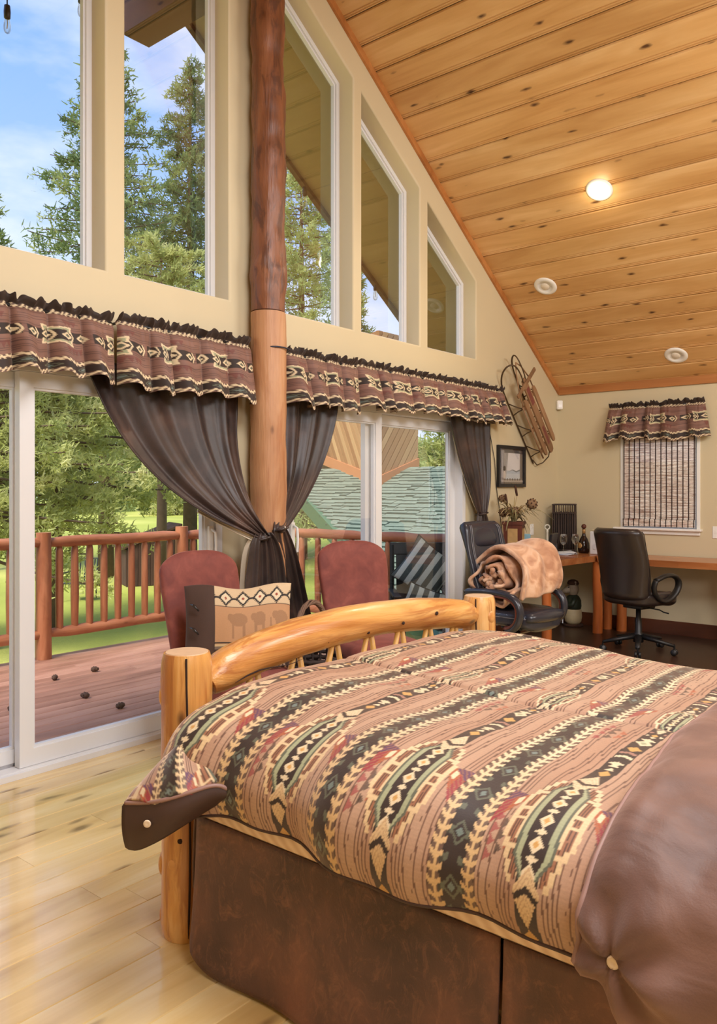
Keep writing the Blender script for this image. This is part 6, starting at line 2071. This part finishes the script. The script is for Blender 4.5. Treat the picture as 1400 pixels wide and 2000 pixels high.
# ---------------------------------------------------------------- framed picture
fp_ = [(6.767, 1.468), (7.313, 1.468), (7.313, 1.875), (6.767, 1.875)]
pic = thing('framed_picture', 'black framed picture of a window view with misty lake', 'picture', (XW+0.002, 7.04, 1.67))
mb = MB(); mb.ring(fp_, inset(fp_, 0.032), XW+0.003, XW+0.030); obj('frame', mb, plain('black_frame', (28, 26, 28), 0.35), pic, world=True)
nu, nv = 150, 120
U, Vv = np.meshgrid(np.linspace(0, 1, nu+1), np.linspace(0, 1, nv+1))
u = U.ravel(); v = Vv.ravel()
c = np.empty((len(u), 3)); c[:] = lin((64, 52, 50))
def pput(m, k): c[m] = np.array(lin(k))
inn = (u > 0.24) & (u < 0.86) & (v > 0.09) & (v < 0.86)
pput((u > 0.06) & (u < 0.93) & (v > 0.03) & (v < 0.93), (110, 100, 98))
pput(inn, (222, 220, 224)); pput(inn & (v > 0.62), (176, 190, 206)); pput(inn & (v > 0.70), (196, 206, 216))
pput(inn & (np.abs(v-0.62-0.02*np.sin(u*20)) < 0.02*np.clip((u-0.35)*3, 0, 1)), (92, 104, 116))
cur = (u > 0.12) & (u < 0.40-0.14*v) & (v > 0.05) & (v < 0.82)
pput(cur, (180, 178, 178)); pput(cur & (np.sin(u*130+v*8) > 0.3), (120, 114, 114))
pput((u > 0.86) & (u < 0.92) & (v > 0.06) & (v < 0.88), (96, 86, 86))
pput((v > 0.04) & (v < 0.12) & (u > 0.22) & (u < 0.88), (84, 84, 88))
pput((v > 0.88) & (v < 0.95) & (u > 0.1), (170, 158, 148)); pput(((u-0.22)/0.05)**2+((v-0.74)/0.12)**2 < 1, (216, 206, 196))
pput((np.abs(v-0.865) < 0.03) & (np.sin(u*60) > 0.1) & (u > 0.22), (58, 48, 46)); pput(((u-0.22)/0.06)**2+((v-0.56)/0.07)**2 < 1, (50, 40, 40))
Pp = np.stack([np.full(U.shape, XW+0.012), 6.767+0.03+(0.546-0.06)*U, 1.875-0.03-(0.407-0.06)*Vv], 2)-np.array(pic.location)
np_grid('print', Pp, nu, nv, fabric_col('printed_picture', 0.5, 0.0, 5), pic, cols=c)
mb = MB(); mb.prism(inset(fp_, 0.03), XW+0.018, XW+0.020, 'X'); obj('glazing', mb, M['glass'], pic, world=True)

# ---------------------------------------------------------------- blind on the desk-wall window
M['reed'] = None
def reed_mat():
    b = NB('woven_reed')
    co = b.coord('Object', (3.0, 1.0, 95.0))
    n = b.noise(co, 1.0, 2, 0.6)
    n2 = b.noise(b.coord('Object', (22, 1, 130)), 1.0, 2, 0.7)
    col = b.ramp(n, [(0.32, lin((140, 92, 72))), (0.46, lin((216, 194, 178))), (0.60, lin((246, 238, 230)))])
    col = b.mix(b.math('MULTIPLY', b.ramp(n2, [(0.52, 0.0), (0.62, 1.0)]), 0.6), col, lin((98, 64, 52)))
    return b.done(col, 0.7)
M['reed'] = reed_mat()
bl = thing('woven_blind', 'woven bamboo roman blind with dark vertical tapes over the desk window', 'blind', (-3.135, YB-0.02, 1.07))
mb = MB()
z = 0.0
nre = 88
for k in range(nre):
    z = 0.005+k*0.0102
    yy = -0.008 - (0.022 if z < 0.075 else 0.0)
    mb.box(0.005, 0.715, yy-0.0035, yy, z, z+0.0092)
o = obj('reeds', mb, M['reed'], bl); o['kind'] = 'stuff'
for k in range(14):
    x = 0.012+0.695*k/13
    mb = MB(); mb.box(x-0.0045, x+0.0045, -0.0335, -0.0305, 0.002, 0.078); mb.box(x-0.0045, x+0.0045, -0.0150, -0.0120, 0.072, 0.90); mb.box(x-0.0045, x+0.0045, -0.0335, -0.0122, 0.0745, 0.078)
    obj('tape', mb, plain('dark_tape', (50, 30, 26), 0.8) if k == 0 else bpy.data.materials['dark_tape'], bl)
mb = MB(); mb.rbox(0.0, 0.72, -0.03, -0.004, 0.89, 0.93, 0.004, 1); obj('headrail', mb, M['darkwood'], bl)

# ---------------------------------------------------------------- ceiling lights
def on_ceiling(px_, py_):
    d = _ray(px_, py_); t = (ZEAVE+PITCH*YB-CAM_H)/(d[2]+PITCH*d[1])
    return Vector((d[0]*t, d[1]*t, CAM_H+d[2]*t))
M['lens_on'] = None
def emis(name, col, st):
    b = NB(name); e = b.n('Emission', Color=(*col, 1), Strength=st); b.nt.links.new(e.outputs[0], b.out.inputs[0]); return b.m
M['lens_on'] = emis('lit_lamp', (1.0, 0.90, 0.70), 14.0)
M['lens_off'] = plain('unlit_lamp_lens', (232, 222, 204), 0.3, var=0.02)
def can_light(px_, py_, label, lit):
    c = on_ceiling(px_, py_)
    t = thing('recessed_light', label, 'ceiling light', c, 0, 'recessed ceiling lights')
    n = Vector((0, -math.sin(ca), -math.cos(ca)))
    t.rotation_euler = n.to_track_quat('Z', 'Y').to_euler()
    mb = MB(); mb.lathe([(0.062, 0.004), (0.066, 0.014), (0.095, 0.010), (0.108, 0.002), (0.108, -0.001), (0.062, -0.001)], 32); obj('trim_ring', mb, M['white'], t, True)
    if lit:
        mb = MB(); mb.lathe([(0.0, 0.0), (0.064, 0.0), (0.064, 0.006), (0.0, 0.009)], 28); obj('lens', mb, M['lens_on'], t)
    else:
        mb = MB(); mb.lathe([(0.0, 0.0), (0.064, 0.0), (0.064, 0.003), (0.0, 0.004)], 28); obj('lens', mb, M['white'], t)
        mb = MB(); mb.sphere((0, 0, 0.004), 0.042, 20, 10, (1, 1, 0.35)); obj('eyeball', mb, M['lens_off'], t, True)
    if lit:
        l = bpy.data.lights.new('recessed_lamp', 'SPOT'); l.energy = 55; l.spot_size = 2.4; l.spot_blend = 0.8; l.shadow_soft_size = 0.06; l.color = (1, 0.86, 0.66)
        lo = bpy.data.objects.new('recessed_lamp', l); COL.objects.link(lo); lo.parent = t; lo.location = (0, 0, 0.03); lo.rotation_euler = (PI, 0, 0)
        pl_ = bpy.data.lights.new('recessed_glow', 'POINT'); pl_.energy = 1.6; pl_.shadow_soft_size = 0.05; pl_.color = (1, 0.82, 0.55)
        po = bpy.data.objects.new('recessed_glow', pl_); COL.objects.link(po); po.parent = t; po.location = (0, 0, 0.09)
can_light(1170, 371, 'lit recessed light glowing in the pine ceiling', True)
can_light(1065, 559, 'unlit white recessed light near the sloping wall trim', False)
can_light(1320, 694, 'unlit white recessed light low on the ceiling near the desk wall', False)

# ---------------------------------------------------------------- small wall fittings
s_ = thing('motion_sensor', 'small white motion sensor in the room corner below the trim', 'sensor', (XW+0.03, YB-0.03, 2.36), PI/4*3+PI/2)
mb = MB(); mb.rbox(-0.033, 0.033, -0.02, 0.03, -0.05, 0.05, 0.012, 2); obj('case', mb, M['white'], s_)
mb = MB(); mb.rbox(-0.024, 0.024, 0.028, 0.036, -0.035, 0.01, 0.004, 1); obj('lens', mb, plain('sensor_lens', (246, 246, 244), 0.2, var=0.01), s_)
def plate(name, label, loc, face, slots):
    t = thing(name, label, 'wall plate', loc)
    mb = MB()
    if face == 'X': mb.rbox(0.0, 0.006, -0.036, 0.036, -0.058, 0.058, 0.003, 1)
    else: mb.rbox(-0.036, 0.036, -0.006, 0.0, -0.058, 0.058, 0.003, 1)
    obj('cover', mb, M['white'], t)
    for z in slots:
        mb = MB()
        if face == 'X': mb.rbox(0.006, 0.009, -0.016, 0.016, z-0.014, z+0.014, 0.002, 1)
        else: mb.rbox(-0.016, 0.016, -0.009, -0.006, z-0.014, z+0.014, 0.002, 1)
        obj('socket', mb, M['white'], t)
plate('outlet_plate', 'white outlet plate on the window wall behind the dried grasses', tuple(onX(1038, 1034, XW+0.001)), 'X', (-0.025, 0.025))
plate('switch_plate', 'white wall plate at the right edge beside the bamboo blind', tuple(onY(1399, 1040, YB-0.001)), 'Y', (0.0,))
mb = MB(); mb.tube([tuple(onX(957, 848, XW+0.012)), tuple(onX(966, 900, XW+0.012)), tuple(onX(969, 950, XW+0.010)), tuple(onX(976, 1000, XW+0.010)), tuple(onX(980, 1040, XW+0.010)), (XW+0.012, 6.9, 0.70)], 0.004, 6)
o = obj('wall_cable', mb, M['black'], smooth=True); tag(o, 'thin black cable running down the wall beside the picture', 'cable')
mb = MB(); mb.tube([tuple(onX(1095, 1105, XW+0.03)), tuple(onX(1110, 1122, XW+0.02)), tuple(onX(1102, 1150, XW+0.02)), tuple(onX(1096, 1170, XW+0.015))], 0.004, 6)
o = obj('desk_cable', mb, M['black'], smooth=True); tag(o, 'thin dark cable hanging under the desk wing', 'cable')

# ---------------------------------------------------------------- deck furniture outside the right door
M['blackwood'] = plain('black_painted_wood', (30, 34, 34), 0.5, var=0.15)
def stripe_mat():
    b = NB('striped_outdoor_fabric')
    s = b.n('SeparateXYZ', Vector=b.coord('Object')).outputs['X']
    m = b.math('FRACT', b.math('MULTIPLY', s, 9.6))
    f = b.ramp(m, [(0.0, 0.0), (0.48, 0.0), (0.5, 1.0), (0.98, 1.0)], 'CONSTANT')
    col = b.mix(f, lin((206, 214, 206)), lin((78, 88, 86)))
    return b.done(col, 0.85, 0.0, b.bump(b.noise(b.coord('Object'), 200, 2), 0.1, 0.002))
M['stripe'] = stripe_mat()
def deck_chair(loc, rz, label):
    t = thing('deck_chair', label, 'deck chair', loc, rz, 'black deck chairs')
    for sx in (-1, 1):
        mb = MB(); mb.tube([(sx*0.27, 0.26, 0.001), (sx*0.27, 0.25, 0.36), (sx*0.27, 0.25, 0.62)], 0.024, 8); obj('leg', mb, M['blackwood'], t)
        mb = MB(); mb.tube([(sx*0.27, -0.30, 0.001), (sx*0.27, -0.24, 0.36), (sx*0.26, -0.33, 1.08)], 0.024, 8); obj('leg', mb, M['blackwood'], t)
        mb = MB(); mb.rbox(sx*0.27-0.04, sx*0.27+0.04, -0.28, 0.30, 0.62, 0.645, 0.008, 2); obj('armrest', mb, M['blackwood'], t)
    for k in range(6):
        mb = MB(); mb.rbox(-0.26, 0.26, -0.24+0.087*k, -0.165+0.087*k, 0.37, 0.392, 0.004, 1); obj('seat_slat', mb, M['blackwood'], t)
    Mx = Matrix.Translation((0, -0.25, 0.40)) @ Matrix.Rotation(0.125, 4, 'X')
    for k in range(3):
        mb = MB(); mb.rbox(-0.07+0.15*(k-1), 0.07+0.15*(k-1), -0.012, 0.012, 0.03, 0.60, 0.004, 1, Mx); obj('back_slat', mb, M['blackwood'], t)
    mb = MB(); mb.rbox(-0.285, 0.285, -0.02, 0.02, 0.585, 0.71, 0.01, 2, Mx); obj('top_rail', mb, M['blackwood'], t)
    return t
def puff(name, label, loc, rot, w, h, th, mat, cat='pillow', group=None):
    t = thing(name, label, cat, loc, 0, group); t.rotation_euler = rot
    nu = nv = 30
    U, Vv = np.meshgrid(np.linspace(0, 1, nu+1), np.linspace(0, 1, nv+1))
    bul = np.clip((1-(2*U-1)**2), 0, 1)**0.45*np.clip((1-(2*Vv-1)**2), 0, 1)**0.45
    x = (U-0.5)*w*(1-0.10*(1-(2*Vv-1)**2)); z = (0.5-Vv)*h*(1-0.10*(1-(2*U-1)**2))
    np_grid('front', np.stack([x, -th/2*bul, z], 2), nu, nv, mat, t, flip=True)
    np_grid('back', np.stack([x, th/2*bul, z], 2), nu, nv, mat, t)
    mb = MB(); rim = [(x[0, i], 0, z[0, i]) for i in range(nu+1)]+[(x[j, nu], 0, z[j, nu]) for j in range(1, nv+1)]+[(x[nv, i], 0, z[nv, i]) for i in range(nu-1, -1, -1)]+[(x[j, 0], 0, z[j, 0]) for j in range(nv-1, -1, -1)]
    mb.tube(rim, 0.006, 6); obj('piping', mb, M['blackwood'], t, True)
    return t
deck_chair((-4.62, 5.72, DZ), -0.55, 'black wooden deck chair seen through the right door, left of the striped cushions')
deck_chair((-4.50, 6.42, DZ), -2.4, 'black wooden deck chair at the railing holding the striped cushions')
puff('striped_cushion', 'large striped grey and white cushion leaning up on the deck chair', (-4.46, 6.42, 0.66), (0.25, 0.62, 0.55), 0.50, 0.52, 0.17, M['stripe'], 'cushion', 'striped deck cushions')
puff('striped_cushion', 'smaller striped cushion low on the deck chair seat', (-4.38, 6.28, 0.36), (0.5, 0.35, 0.75), 0.40, 0.36, 0.15, M['stripe'], 'cushion', 'striped deck cushions')
# small glass-topped table on the deck
gt = thing('deck_table', 'small pale glass-topped deck table behind the hanging curtain', 'table', (-4.75, 4.55, DZ))
mb = MB(); mb.rbox(-0.24, 0.24, -0.24, 0.24, 0.545, 0.56, 0.004, 1); obj('table_top', mb, plain('pale_blue_glass_top', (176, 206, 208), 0.15), gt)
mb = MB(); mb.ring([(-0.25,-0.25),(0.25,-0.25),(0.25,0.25),(-0.25,0.25)], [(-0.225,-0.225),(0.225,-0.225),(0.225,0.225),(-0.225,0.225)], 0.52, 0.544, 'Z'); obj('apron', mb, M['iron'], gt)
for sx in (-1, 1):
    for sy in (-1, 1):
        mb = MB(); mb.tube([(sx*0.23, sy*0.23, 0.53), (sx*0.23, sy*0.23, 0.001)], 0.014, 8); obj('leg', mb, M['iron'], gt)
